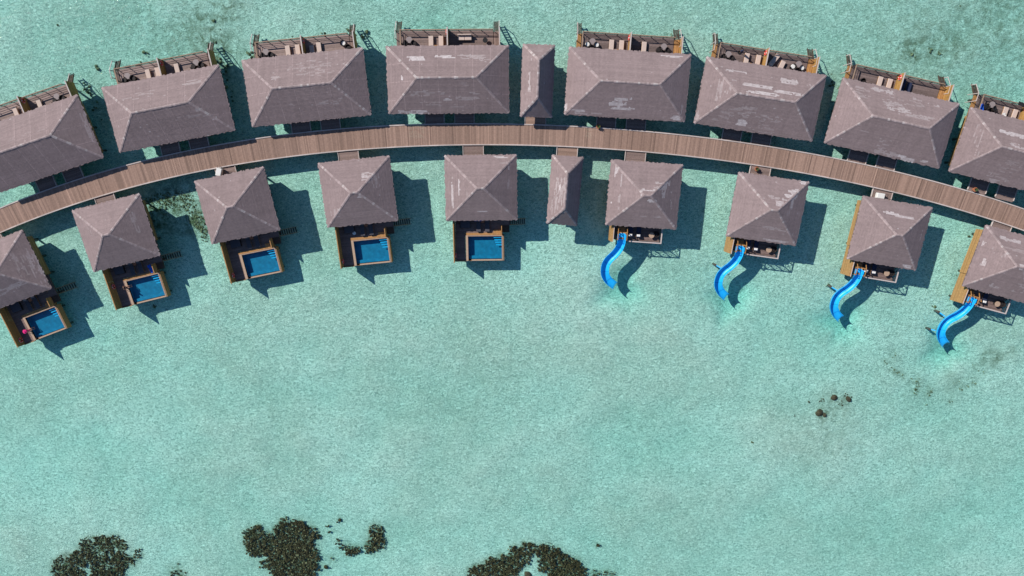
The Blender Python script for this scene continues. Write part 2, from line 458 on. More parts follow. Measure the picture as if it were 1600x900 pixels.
def build_seabed():
    inner_x = np.arange(-96, 96.1, .6); inner_y = np.arange(-76, 40.1, .6)
    far = [120, 180, 300, 600, 1200, 2500]
    xs = np.concatenate(([-v for v in far[::-1]], inner_x, far)); ys = np.concatenate(([-v for v in far[::-1]], inner_y, far))
    X, Y = np.meshgrid(xs, ys)
    Z = np.zeros_like(X); A = np.zeros_like(X)
    for c, r, d in pits:
        ang = np.arctan2(Y - c.y, X - c.x)
        rr = r * (1 + .16 * np.sin(3 * ang + c.x) + .11 * np.sin(5 * ang + 2 * c.y) + .07 * np.sin(9 * ang))
        Z -= d * np.exp(-(((X - c.x) ** 2 + (Y - c.y) ** 2) / (rr * rr)) ** 1.1)
    for c, r, s in alg_w:
        A += s * np.exp(-((X - c.x) ** 2 + (Y - c.y) ** 2) / (r * r))
    ny, nx = X.shape
    fx, fy = X.ravel(), Y.ravel()
    zz = Z.ravel()
    for i in range(len(fx)):
        if abs(fx[i]) < 97 and -77 < fy[i] < 41:
            zz[i] += .22 * noise.noise((fx[i] * .045, fy[i] * .06, 3.1)) + .10 * noise.noise((fx[i] * .21, fy[i] * .25, 7.7)) \
                + .05 * noise.noise((fx[i] * .7, fy[i] * .8, 1.7))
    zz = np.clip(zz, -2, .35)
    # dark coralline crust and rubble spread under the reefs, feathering into the sand
    B = np.zeros(X.shape)
    for pl in REEF_POLYS:
        px_ = np.array([p[0] for p in pl]); py_ = np.array([p[1] for p in pl])
        I = np.where((X[0] > px_.min() - 1) & (X[0] < px_.max() + 1))[0]; J = np.where((Y[:, 0] > py_.min() - 1) & (Y[:, 0] < py_.max() + 1))[0]
        for j in J:
            for i in I:
                if inside((X[0, i], Y[j, 0]), pl): B[j, i] = .95
    for _ in range(2):
        B = (B * 2 + np.roll(B, 1, 0) + np.roll(B, -1, 0) + np.roll(B, 1, 1) + np.roll(B, -1, 1)) / 6
    A = A + B
    me = bpy.data.meshes.new('seabed')
    faces = [(j * nx + i, j * nx + i + 1, (j + 1) * nx + i + 1, (j + 1) * nx + i) for j in range(ny - 1) for i in range(nx - 1)]
    me.from_pydata(list(zip(fx.tolist(), fy.tolist(), zz.tolist())), [], faces)
    a = me.attributes.new('algae', 'FLOAT', 'POINT'); a.data.foreach_set('value', np.clip(A.ravel(), 0, 1).astype(np.float32))
    me.polygons.foreach_set('use_smooth', [True] * len(me.polygons))
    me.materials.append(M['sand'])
    o = mk('seabed', me)
    tag(o, 'pale coral sand bottom of the shallow lagoon with rubble and algae', kind='structure')


wb = MB(); wb.box(-2400, 2400, -2400, 2400, -4.0, Z_WATER)
tag(wb.build('sea_water', M['sea']), 'clear shallow turquoise lagoon water', kind='structure')

w = bpy.data.worlds.new('World'); scene.world = w; w.use_nodes = True
nt = w.node_tree; nt.nodes.clear()
wo = nt.nodes.new('ShaderNodeOutputWorld'); bg = nt.nodes.new('ShaderNodeBackground'); sky = nt.nodes.new('ShaderNodeTexSky')
sky.sky_type = 'NISHITA'; sky.sun_disc = False
sky.sun_elevation = math.asin(SUN.z); sky.sun_rotation = math.atan2(SUN.x, SUN.y)
sky.air_density = 1.0; sky.dust_density = 0.0; sky.ozone_density = 4.0
bg.inputs['Strength'].default_value = .095
nt.links.new(sky.outputs[0], bg.inputs[0]); nt.links.new(bg.outputs[0], wo.inputs[0])
sl = bpy.data.lights.new('sun', 'SUN'); sl.energy = 5.0; sl.angle = math.radians(.53); sl.color = (1, .945, .87)
so = bpy.data.objects.new('sun', sl); COL.objects.link(so)
so.rotation_euler = SUN.to_track_quat('Z', 'Y').to_euler(); so.location = SUN * 60

cd = bpy.data.cameras.new('camera'); cam = bpy.data.objects.new('camera', cd); COL.objects.link(cam)
cd.sensor_width = 36; cd.lens = FPX / 1600 * 36; cd.clip_end = 6000; cd.clip_start = 1
cam.matrix_world = Matrix.Translation((0, 0, CAM_H)) @ RC.to_4x4()
scene.camera = cam
scene.view_settings.view_transform = 'Standard'; scene.view_settings.look = 'None'
scene.view_settings.gamma = 1; scene.view_settings.exposure = EXPOSURE
scene.cycles.max_bounces = 8; scene.cycles.transparent_max_bounces = 16
scene.cycles.caustics_reflective = False; scene.cycles.caustics_refractive = False


# ------------------------------------------------------------------ hipped shingle roof
def hip_corners(W, D, L, H, along_y=False):
    z0 = Z_EAVE
    c = [Vector((-W / 2, D / 2, z0)), Vector((W / 2, D / 2, z0)), Vector((W / 2, -D / 2, z0)), Vector((-W / 2, -D / 2, z0))]
    if along_y:
        r = [Vector((0, L / 2, z0 + H)), Vector((0, -L / 2, z0 + H))]
        slopes = [(c[1], c[0], r[0], r[0]), (c[3], c[2], r[1], r[1]), (c[0], c[3], r[1], r[0]), (c[2], c[1], r[0], r[1])]
        slopes = [(c[1], c[0], r[0], r[0]), (c[3], c[2], r[1], r[1]), (c[0], c[3], r[0], r[1]), (c[2], c[1], r[1], r[0])]
        hips = [(c[0], r[0]), (c[1], r[0]), (c[2], r[1]), (c[3], r[1]), (r[0], r[1])]
    else:
        r = [Vector((-L / 2, 0, z0 + H)), Vector((L / 2, 0, z0 + H))]
        # eave start, eave end, top above start, top above end (walking so that the outside is on the left-hand normal)
        slopes = [(c[1], c[0], r[1], r[0]), (c[3], c[2], r[0], r[1]), (c[0], c[3], r[0], r[0]), (c[2], c[1], r[1], r[1])]
        hips = [(c[0], r[0]), (c[1], r[1]), (c[2], r[1]), (c[3], r[0]), (r[0], r[1])]
    return c, r, slopes, hips


def roof(parent, dims, worn, seed, along_y=False, seams=.0):
    rnd = random.Random(seed)
    c, r, slopes, hips = hip_corners(*dims, along_y)
    mb = MB()
    tone = rnd.uniform(.95, 1.05)
    for (e0, e1, t0, t1) in slopes:
        u = (e1 - e0); Lu = u.length; u = u / Lu
        mid_t = (t0 + t1) / 2; mid_e = (e0 + e1) / 2
        nrm = u.cross((mid_t - mid_e) - u * (mid_t - mid_e).dot(u)).normalized()
        if nrm.z < 0: nrm = -nrm
        rise = (t0 - e0); v = rise - u * rise.dot(u); Lv = v.length; v = v / Lv
        n = max(3, int(round(Lv / .17)))
        tu0 = (t0 - e0).dot(u); tu1 = (t1 - e0).dot(u)
        sd = -v  # downslope
        for i in range(n):
            f0, f1 = i / n, (i + 1) / n
            l0, r0 = tu0 * f0, Lu + (tu1 - Lu) * f0
            l1, r1 = tu0 * f1, Lu + (tu1 - Lu) * f1
            ctone = 1 + rnd.uniform(-.05, .05)
            a = l0 - rnd.uniform(0, .15)
            while a < r0 - .01:
                wd = rnd.uniform(.13, .30)
                b = a + wd
                if seams and rnd.random() < 1:
                    k = math.floor(a / 2.35) * 2.35 + 2.35
                    if a < k < b and k - a > .04: b = k
                    if abs(a - k + 2.35) < 1e-4: b = a + .09
                seam = seams and abs((a / 2.35) - round(a / 2.35)) < 1e-3 and (b - a) < .1
                A0, B0 = max(a, l0), min(b, r0)
                A1, B1 = min(max(a, l1), r1), max(min(b, r1), l1)
                if B0 - A0 > .01:
                    jit = rnd.uniform(-.015, .02) if i else rnd.uniform(-.05, .14)
                    th = rnd.uniform(.020, .027)
                    p0 = e0 + u * A0 + v * (Lv * f0 - jit) + nrm * th
                    p1 = e0 + u * B0 + v * (Lv * f0 - jit) + nrm * th
                    p2 = e0 + u * B1 + v * (Lv * f1) ; p3 = e0 + u * A1 + v * (Lv * f1)
                    q0 = p0 - nrm * (th + .01) ; q1 = p1 - nrm * (th + .01)
                    m = (p0 + p1 + p2 + p3) / 4
                    s = tone * ctone * rnd.uniform(.93, 1.07) * (1.0 + .07 * noise.noise((m.x * .5 + seed * 7, m.y * .5, .3))) * (1.0 + .09 * noise.noise((a * 3.1 + seed, 4.4, seed * 2.0)))
                    wv = 0.0
                    if seam: s *= 1.28
                    for (x, y, hx, hy, dn) in worn:
                        if abs(m.x - x) < max(hx, .11) and abs(m.y - y) < max(hy, .11):
                            ell = ((m.x - x) / max(hx, .11)) ** 2 + ((m.y - y) / max(hy, .11)) ** 2
                            run = .5 + .95 * noise.noise((a * .85 + i * 13.7 + seed, i * 5.31 + .5, seed * 1.3)) + rnd.uniform(-.12, .12)
                            if run < dn * (1.28 - .40 * ell):
                                wv = max(wv, (dn if dn > .5 else dn * .75) * rnd.uniform(.5, 1.0))
                    if rnd.random() < .002: wv = max(wv, rnd.uniform(.15, .4))
                    k = len(mb.v)
                    mb.v += [tuple(x) for x in (p0, p1, p2, p3, q0, q1)]
                    if B1 - A1 > .004: mb.face((k, k + 1, k + 2, k + 3), s, wv)
                    else: mb.face((k, k + 1, k + 2), s, wv)
                    mb.face((k + 4, k + 5, k + 1, k), s * .8, wv * .5)
                a = b
        d = Vector((0, 0, -.02))
        if (t0 - t1).length > .01: mb.poly([e0 + d, e1 + d, t1 + d, t0 + d], .7)
        else: mb.poly([e0 + d, e1 + d, t0 + d], .7)
        # fascia of bundled shingle ends
        mb.poly([e0 + d - Vector((0, 0, .2)), e1 + d - Vector((0, 0, .2)), e1 + d, e0 + d], .55)
    o = mb.build('roof', M['shingle'], parent)
    sf = MB(); sf.poly([Vector((p.x * .998, p.y * .998, Z_EAVE - .16)) for p in reversed(c)])
    sf.build('soffit', M['soffit'], o)
    cap = MB()
    for (p, q) in hips:
        L = (q - p).length; k = max(2, int(L / .28))
        flat = abs(q.z - p.z) < .01
        for i in range(k):
            a = p.lerp(q, i / k); b = p.lerp(q, (i + 1.12) / k) if i < k - 1 else q
            z = .012 if not flat else .025
            dd = (q - p).normalized(); side = dd.cross(Vector((0, 0, 1))).normalized()
            wdt = .15 * rnd.uniform(.85, 1.15)
            A, B = a + Vector((0, 0, z + .01)), b + Vector((0, 0, z))
            drop = Vector((0, 0, -.055)) if flat else Vector((0, 0, -.035))
            s = rnd.uniform(.8, 1.2); wv = .5 if rnd.random() < .1 else 0
            cap.poly([A, A - side * wdt + drop, B - side * wdt + drop, B], s, wv)
            cap.poly([B, B + side * wdt + drop, A + side * wdt + drop, A], s, wv)
    cap.build('ridge_cap', M['ridge'], o)
    return o


CACHE = {}


def part(name, key, fn, mat, parent, smooth=False):
    """a part whose mesh is shared by every copy of the same thing"""
    if key not in CACHE:
        mb = MB(); fn(mb)
        CACHE[key] = mb.build(name, M[mat], link=False, smooth=smooth)
    return mk(name, CACHE[key], parent)


def planks(mb, x0, x1, y0, y1, z, along='x', wd=.145, th=.05, gap=.012, lo=.8, hi=1.18, rnd=random):
    a, b = (y0, y1) if along == 'x' else (x0, x1)
    n = max(1, int(round((b - a) / wd))); st = (b - a) / n
    for i in range(n):
        p = a + i * st; q = p + st - gap
        L0, L1 = (x0, x1) if along == 'x' else (y0, y1)
        cuts = [L0]
        if L1 - L0 > 4: cuts.append(rnd.uniform(L0 + 1.2, L1 - 1.2))
        cuts.append(L1)
        for c0, c1 in zip(cuts, cuts[1:]):
            s = rnd.uniform(lo, hi); dz = rnd.uniform(-.004, .004)
            if along == 'x': mb.box(c0, c1 - .006, p, q, z - th, z + dz, s)
            else: mb.box(p, q, c0, c1 - .006, z - th, z + dz, s)


def pile_mb(mb):
    mb.cyl((0, 0, -1.0), (0, 0, Z_DECK - .12), .16, 10, .14)


def add_piles(parent, pts):
    for (x, y) in pts:
        o = part('pile', 'pile', pile_mb, 'pile', parent); o.location = (x, y, 0)


def plank_wall(mb, p, q, z0, z1, th=.09, n=None, lo=.8, hi=1.15):
    """upright boards between two plan points"""
    p, q = Vector((*p, 0)), Vector((*q, 0))
    L = (q - p).length; d = (q - p) / L; sd = Vector((-d.y, d.x, 0)) * th / 2
    k = max(1, int(round((z1 - z0) / .16)))
    for i in range(k):
        a = z0 + (z1 - z0) * i / k; b = z0 + (z1 - z0) * (i + 1) / k - .012
        s = random.uniform(lo, hi)
        c = [p - sd, q - sd, q + sd, p + sd]
        mb.hexa([Vector((v.x, v.y, a)) for v in c] + [Vector((v.x, v.y, b)) for v in c], s)


def steps_down(mb, x0, x1, y0, y1, z0, z1, axis, n):
    """open treads going down along +axis"""
    for i in range(n):
        t0 = i / n
        z = z0 + (z1 - z0) * (i + 1) / n
        if axis == 'y': mb.box(x0, x1, y0 + (y1 - y0) * t0, y0 + (y1 - y0) * (t0 + .62 / n), z - .05, z, random.uniform(.8, 1.15))
        else: mb.box(x0 + (x1 - x0) * t0, x0 + (x1 - x0) * (t0 + .62 / n), y0, y1, z - .05, z, random.uniform(.8, 1.15))


def railing(mb, pts, z, h=1.0, post=1.6, rails=(.5,), wd=.06):
    for p, q in zip(pts, pts[1:]):
        p, q = Vector((*p, 0)), Vector((*q, 0))
        L = (q - p).length; n = max(1, int(round(L / post)))
        for i in range(n + 1):
            c = p.lerp(q, i / n)
            mb.box(c.x - wd * .6, c.x + wd * .6, c.y - wd * .6, c.y + wd * .6, z, z + h)
        mb.bar(p + Vector((0, 0, z + h)), q + Vector((0, 0, z + h)), .11, .05)
        for r_ in rails:
            mb.bar(p + Vector((0, 0, z + h * r_)), q + Vector((0, 0, z + h * r_)), .03, .03)


# ------------------------------------------------------------------ the villas
BIGD = (16.41, 8.78, 7.83, 2.43)
SMALLD = (9.92, 8.93, .9, 2.58)
HUTD = (4.28, 9.43, 4.74, 2.37)

big_labels = [
    'double villa with grey hipped roof cut off by the left edge, above the boardwalk',
    'double villa with hipped roof second from the left above the boardwalk, faint panel seams',
    'double villa with hipped roof third from the left, broad pale wear on its upper slope',
    'double villa with two crisp white streaks on its upper roof slope and a couch outside',
    'double villa right of the narrow upper pavilion, pale patches on its lower roof slope',
    'double villa with streaky pale wear along its roof ridge, sixth from the left',
    'double villa with mottled pale shingles, second from the right above the boardwalk',
    'double villa cut off by the right edge, one broad pale stripe on its roof']


def double_villa(i):
    x, y, a = BIG[i]
    r = empty('double_villa', (x, y, 0), math.radians(a))
    tag(r, big_labels[i], 'villa', 'double villas above the boardwalk')
    roof(r, BIGD, WORN.get(i, []), 11 + i, seams=1.0 if i < 4 else .0)

    def walls(mb):
        for (p, q) in (((-7.1, -3.3), (-7.1, 3.6)), ((-7.1, -3.3), (7.1, -3.3)), ((7.1, -3.3), (7.1, 3.6)), ((-7.1, 3.6), (7.1, 3.6))):
            plank_wall(mb, p, q, 1.75, Z_EAVE - .17, .12)
    part('wall', 'big_wall', walls, 'cladding', r)
    dm = 'deckpale' if i < 3 else ('deck' if i == 3 else 'deckdark')
    d = part('deck', 'big_' + dm, lambda mb: planks(mb, -6.45, 6.15, 3.68, 6.72, Z_DECK, 'x', .3, lo=.78, hi=1.2), dm, r)
    part('floor_frame', 'big_frame', lambda mb: (mb.box(-7.0, 7.0, -3.2, 6.55, Z_DECK - .3, Z_DECK - .06),), 'darkwood', r)
    part('railing', 'big_rail', lambda mb: railing(mb, [(-6.42, 5.0), (-6.42, 6.68), (6.12, 6.68)], Z_DECK, 1.0, 1.6, (.5, .25, .75)), 'rail', r)
    part('rail_cap', 'big_railcap', lambda mb: (mb.box(-6.5, 6.15, 6.64, 6.74, Z_DECK + 1.03, Z_DECK + 1.07), mb.box(-6.5, -6.36, 4.6, 6.6, Z_DECK + 1.03, Z_DECK + 1.07)), 'railcap', r)

    def mid(mb):
        plank_wall(mb, (0, 3.7), (0, 6.85), Z_DECK + .002, 3.75, .10)
    pt = part('partition', 'big_mid', mid, 'partition', r)
    part('partition_cap', 'big_midcap', lambda mb: mb.box(-.08, .08, 3.9, 6.9, 3.752, 3.80), 'edge', pt)

    def east(mb):
        plank_wall(mb, (7.02, 3.7), (7.02, 6.75), 1.75, 3.6, .10)
    sd = part('side_screen', 'big_east', east, 'partition', r)
    part('screen_cap', 'big_eastcap', lambda mb: mb.box(6.95, 7.09, 3.9, 6.8, 3.602, 3.65), 'edge', sd)
    # landings and steps down into the lagoon at both ends of the terrace
    for nm, x0, x1, yy in (('w', -7.12, -6.52, 8.25), ('e', 6.22, 6.92, 8.2)):
        part('landing', 'big_land%d' % (i > 3) + nm, lambda mb: planks(mb, x0, x1, 3.7, 6.6, Z_DECK - .01, 'y', .2), 'teak' if i > 3 else 'deck', r)
        st = part('water_steps', 'big_steps' + nm, lambda mb: steps_down(mb, x0 + .06, x1 - .06, 6.66, yy, Z_DECK, .75, 'y', 8), 'darkwood', r)

        def strg(mb):
            for xx in (x0, x1):
                mb.bar((xx, 6.5, Z_DECK - .02), (xx, yy, .65), .07, .2)
        part('stringer', 'big_str' + nm, strg, 'darkwood', st)
        xx = x0 - .02 if nm == 'w' else x1 + .04

        def hand(mb):
            mb.bar((xx, 5.6, Z_DECK + .95), (xx, 6.7, Z_DECK + .95), .08, .06)
            mb.bar((xx, 6.7, Z_DECK + .95), (xx, yy - .15, 1.75), .08, .06)
            for yq, zq in ((5.65, Z_DECK + .95), (6.7, Z_DECK + .95), (yy - .2, 1.75)):
                mb.box(xx - .04, xx + .04, yq - .04, yq + .04, .6, zq)
        part('handrail', 'big_hand' + nm, hand, 'edge', r)
    # two short entry bridges to the boardwalk
    for nm, x0, x1 in (('a', -3.45, -.9), ('b', .7, 3.28)):
        br = part('entry_bridge', 'big_entry' + nm, lambda mb: planks(mb, x0, x1, -6.1, -3.4, Z_DECK + .03, 'x', .15), 'deck', r)
        part('kerb', 'big_kerbl' + nm, lambda mb: mb.box(x0 - .09, x0 - .005, -5.9, -3.4, Z_DECK - .1, Z_DECK + .12), 'edge', br)
        part('kerb', 'big_kerbr' + nm, lambda mb: mb.box(x1 + .005, x1 + .09, -5.9, -3.4, Z_DECK - .1, Z_DECK + .12), 'edge', br)
        part('entry_door', 'big_door' + nm, lambda mb: mb.box((x0 + x1) / 2 - .5, (x0 + x1) / 2 + .5, -3.40, -3.365, Z_DECK + .03, 3.95), 'darkwood', r)
    for nm, x0 in (('a', -5.6), ('b', 1.6)):
        part('sliding_door', 'big_slide' + nm, lambda mb: mb.box(x0, x0 + 3.6, 3.665, 3.70, Z_DECK + .05, 3.95), 'glassdoor', r)
    add_piles(r, [(-6.6, -2.8), (-2.2, -2.8), (2.2, -2.8), (6.6, -2.8), (-6.6, .6), (6.6, .6), (-6.3, 6.2), (-2.2, 6.2), (2.2, 6.2), (6.0, 6.2), (-2.2, -5.4), (2.0, -5.4)])
    return r


pool_labels = [
    'pool villa cut off by the left edge with worn roof and pink clad bather outside',
    'pool villa second from left below the boardwalk with a blue towel by its pool',
    'pool villa third from left below the boardwalk with an unworn brown roof',
    'pool villa fourth from left with a small grey stool on its shaded deck',
    'pool villa nearest the narrow lower pavilion, with long pale streaks on its left roof slope']


def box_walls(mb, x0, x1, y0, y1, z0):
    for (p, q) in (((x0, y0), (x0, y1)), ((x0, y0), (x1, y0)), ((x1, y0), (x1, y1)), ((x0, y1), (x1, y1))):
        plank_wall(mb, p, q, z0, Z_EAVE - .17, .12)


def pool_villa(i):
    x, y, a = POOL[i]
    r = empty('pool_villa', (x, y, 0), math.radians(a))
    tag(r, pool_labels[i], 'villa', 'pool villas below the boardwalk')
    roof(r, SMALLD, WORN.get(8 + i, []), 41 + i)
    part('wall', 'pv_wall', lambda mb: box_walls(mb, -3.95, 3.95, -2.2, 3.6, 1.5), 'cladding', r)
    part('sliding_door', 'pv_door', lambda mb: mb.box(-3.0, 2.9, -2.3, -2.265, Z_DECK + .05, 3.9), 'glassdoor', r)

    def deck(mb):
        planks(mb, -3.98, 2.62, -6.42, -2.28, Z_DECK, 'x', .15)
        planks(mb, -3.98, -2.47, -10.45, -6.43, Z_DECK, 'x', .15)
    part('deck', 'pv_deck', deck, 'pooldeck', r)
    part('floor_frame', 'pv_frame', lambda mb: (mb.box(-3.85, 3.85, -6.4, 3.5, Z_DECK - .32, Z_DECK - .06), mb.box(-3.9, -2.6, -10.4, -6.42, Z_DECK - .32, Z_DECK - .06)), 'darkwood', r)

    def wall(mb):
        plank_wall(mb, (-4.06, -10.5), (-4.06, -6.45), 1.3, 3.62, .10)
        plank_wall(mb, (-4.06, -6.44), (-4.06, -2.3), 1.3, 3.62, .10)
    pw = part('privacy_wall', 'pv_wallw', wall, 'partition', r)
    part('wall_cap', 'pv_wallcap', lambda mb: mb.box(-4.12, -4.0, -10.55, -4.3, 3.622, 3.66), 'teak', pw)
    part('end_kerb', 'pv_kerb', lambda mb: mb.box(-3.98, -2.47, -10.56, -10.46, Z_DECK - .3, Z_DECK + .16), 'teak', r)
    # the plunge pool
    zr = Z_DECK + .08
    x0, x1, y0, y1 = -2.12, 2.72, -10.18, -6.93

    def tank(mb):
        zf = zr - .78
        mb.poly([(x0, y0, zf), (x1, y0, zf), (x1, y1, zf), (x0, y1, zf)])
        mb.poly([(x0, y1, zf), (x1, y1, zf), (x1, y1, zr), (x0, y1, zr)], .8)
        mb.poly([(x0, y0, zf), (x0, y1, zf), (x0, y1, zr), (x0, y0, zr)], .8)
        mb.poly([(x1, y1, zf), (x1, y0, zf), (x1, y0, zr), (x1, y1, zr)], .8)
        mb.poly([(x1, y0, zf), (x0, y0, zf), (x0, y0, zr - .03), (x1, y0, zr - .03)], .8)
        # ledge along the overflow side
        mb.box(x0 + .01, x1 - .01, y0 + .01, y0 + .42, zf + .01, zf + .38, 1.15)
    pl = part('plunge_pool', 'pv_tank', tank, 'tile', r)

    def steps(mb):
        for k in range(4):
            mb.box(x1 - 1.15 + .1 * k, x1 - .02, y1 - .28 - .36 * k, y1 - .12 - .36 * k, zr - .26 - .04 * k, zr - .20 - .04 * k, 2.2)
    part('pool_step', 'pv_steps', steps, 'tile', pl)

    def coping(mb):
        mb.box(x0 - .33, x0, y0 - .28, y1 + .16, zr - .25, zr + .03)
        mb.box(x1, x1 + .15, y0 - .28, y1 + .16, zr - .25, zr + .02, .85); mb.box(x1 + .152, x1 + .24, y0 - .28, y1 + .16, zr - .25, zr + .0, .55)
        mb.box(x0 + .01, x1 - .01, y1, y1 + .15, zr - .25, zr + .015, .85)
        mb.box(x0 + .45, x1 - .01, y0 - .28, y0 - .08, zr - .25, zr, 1.0)
    part('coping', 'pv_coping', coping, 'coping', pl)

    def shell(mb):
        mb.box(x0 - .36, x1 + .28, y0 - .30, y0 - .285, 1.1, zr - .03)
        mb.box(x1 + .245, x1 + .30, y0 - .30, y1 + .16, 1.1, zr - .01)
        mb.box(x0 - .36, x1 + .24, y1 + .17, y1 + .22, 1.1, zr - .01)
        mb.box(x0 - .32, x0 - .29, y0 - .28, y1 + .16, 1.1, zr - .26)
        mb.box(x0 - .36, x1 + .24, y0 - .27, y1 + .16, 1.15, 1.2)
    part('pool_casing', 'pv_shell', shell, 'teak', pl)
    part('pool_water', 'pv_water', lambda mb: mb.poly([(x0, y0, zr - .07), (x1, y0, zr - .07), (x1, y1, zr - .07), (x0, y1, zr - .07)]), 'poolwater', pl)
    part('teak_step', 'pv_bench', lambda mb: (mb.box(-2.55, 1.55, -6.76, -6.43, Z_DECK - .1, Z_DECK + .04), mb.box(1.56, 2.62, -6.70, -6.0, Z_DECK - .1, Z_DECK + .06)), 'teak', r)
    part('low_wall', 'pv_low', lambda mb: plank_wall(mb, (2.74, -6.75), (2.74, -5.4), 1.5, 3.1, .10), 'teak', r)

    st = part('water_steps', 'pv_stair', lambda mb: steps_down(mb, 3.0, 6.2, -5.3, -4.6, Z_DECK, .7, 'x', 11), 'darkwood', r)
    part('stringer', 'pv_str', lambda mb: (mb.bar((2.6, -5.36, Z_DECK - .05), (6.25, -5.36, .6), .07, .2), mb.bar((2.6, -4.55, Z_DECK - .05), (6.25, -4.55, .6), .07, .2)), 'cladding', st)
    part('landing', 'pv_land', lambda mb: planks(mb, 2.63, 3.9, -5.4, -2.3, Z_DECK - .01, 'x', .15), 'pooldeck', r)
    add_piles(r, [(-3.5, 3.2), (3.5, 3.2), (-3.5, -2.0), (3.5, -2.0), (-3.6, -6.2), (-3.6, -10.1), (3.4, -5.1), (3.5, .6)])
    for (px, py) in ((-1.8, -9.9), (2.6, -9.9), (2.6, -7.1), (-1.8, -7.1)):
        o = part('pile', 'pile_pool', lambda mb: mb.cyl((0, 0, -1.0), (0, 0, 1.14), .16, 10, .14), 'pile', r); o.location = (px, py, 0)
    return r


slide_labels = [
    'slide villa just right of the narrow lower pavilion with pale worn apex',
    'slide villa second in the group of four with white streaks on its right hip',
    'third slide villa of four, long pale line on its upper roof slope',
    'slide villa cut off by the right edge with long orange side wall']


def slide_villa(i):
    x, y, a = SLIDE[i]
    r = empty('slide_villa', (x, y, 0), math.radians(a))
    tag(r, slide_labels[i], 'villa', 'slide villas below the boardwalk')
    roof(r, SMALLD, WORN.get(13 + i, []), 61 + i)
    part('wall', 'sv_wall', lambda mb: box_walls(mb, -3.9, 3.9, -2.6, 3.6, 1.5), 'cladding', r)
    part('sliding_door', 'sv_door', lambda mb: mb.box(-2.6, 2.9, -2.70, -2.665, Z_DECK + .05, 3.9), 'glassdoor', r)
    part('deck', 'sv_deck', lambda mb: planks(mb, -3.45, 3.25, -6.62, -2.68, Z_DECK, 'x', .15), 'pooldeck', r)
    part('floor_frame', 'sv_frame', lambda mb: mb.box(-3.8, 3.2, -6.6, 3.5, Z_DECK - .34, Z_DECK - .06), 'darkwood', r)
    # tall screen on the left, clad on both faces, broad pale top
    sw = part('side_wall', 'sv_side', lambda mb: (plank_wall(mb, (-3.78, -6.85), (-3.78, -2.7), 1.15, 3.72, .34), plank_wall(mb, (-4.0, -2.65), (-4.0, 3.9), 1.15, 3.72, .10)), 'cladding', r)
    part('wall_cap', 'sv_sidecap', lambda mb: mb.box(-3.66, -3.58, -6.9, -2.7, 3.722, 3.77), 'edge', sw)

    def rail(mb):
        for p, q in (((-1.45, -6.68), (3.28, -6.68)), ((3.28, -6.68), (3.28, -4.6))):
            p, q = Vector((*p, 0)), Vector((*q, 0)); L = (q - p).length; n = max(1, round(L / 1.2))
            for k in range(n + 1):
                c = p.lerp(q, k / n); mb.box(c.x - .05, c.x + .05, c.y - .05, c.y + .05, Z_DECK - .25, Z_DECK + 1.0)
            for k in range(n):
                A, B = p.lerp(q, k / n), p.lerp(q, (k + 1) / n)
                up0, up1 = Vector((0, 0, Z_DECK + .1)), Vector((0, 0, Z_DECK + .95))
                mb.bar(A + up0, B + up1, .045, .045); mb.bar(A + up1, B + up0, .045, .045)
            mb.bar(p + Vector((0, 0, Z_DECK + .08)), q + Vector((0, 0, Z_DECK + .08)), .05, .05)
    rl = part('railing', 'sv_rail', rail, 'darkwood', r)
    part('rail_cap', 'sv_railcap', lambda mb: (mb.box(-1.45, 3.36, -6.76, -6.6, Z_DECK + 1.002, Z_DECK + 1.05), mb.box(3.2, 3.36, -6.598, -4.6, Z_DECK + 1.002, Z_DECK + 1.05)), 'edge', rl)
    # stairway up to the head of the slide

    def tower(mb):
        for k in range(4):
            mb.box(-2.85, -1.85, -4.55 - .3 * k, -4.27 - .3 * k, Z_DECK + .18 * (k + 1) - .05, Z_DECK + .18 * (k + 1), random.uniform(.8, 1.2))
        mb.box(-2.95, -1.75, -6.45, -5.46, Z_DECK + .85, Z_DECK + .9)
        for xx in (-2.98, -1.72):
            mb.bar((xx, -4.2, Z_DECK + .9), (xx, -5.45, Z_DECK + 1.75), .08, .08)
            mb.bar((xx, -5.45, Z_DECK + 1.75), (xx, -6.5, Z_DECK + 1.75), .08, .08)
            mb.bar((xx, -5.45, Z_DECK + 1.3), (xx, -6.5, Z_DECK + 1.3), .06, .06)
            for yy, z in ((-4.25, .9), (-5.45, 1.75), (-6.5, 1.75)):
                mb.box(xx - .05, xx + .05, yy - .05, yy + .05, Z_DECK, Z_DECK + z)
    part('slide_stair', 'sv_tower', tower, 'teak', r)
    add_piles(r, [(-3.5, 3.2), (3.5, 3.2), (-3.5, -2.4), (3.1, -2.4), (-3.4, -6.3), (3.0, -6.3), (0, -6.3), (3.5, .6)])
    return r


def smooth_path(P, n=6):
    out = []
    P = [P[0]] + list(P) + [P[-1]]
    for i in range(1, len(P) - 2):
        p0, p1, p2, p3 = P[i - 1:i + 3]
        for k in range(n):
            t = k / n
            out.append(.5 * ((2 * p1) + (-p0 + p2) * t + (2 * p0 - 5 * p1 + 4 * p2 - p3) * t * t + (-p0 + 3 * p1 - 3 * p2 + p3) * t ** 3))
    out.append(P[-2])
    return out


def slide_z(t):
    return 3.05 - 1.75 * t - .22 * math.sin(math.pi * t) * (1 - t) + (.10 * max(0, t - .85) / .15)


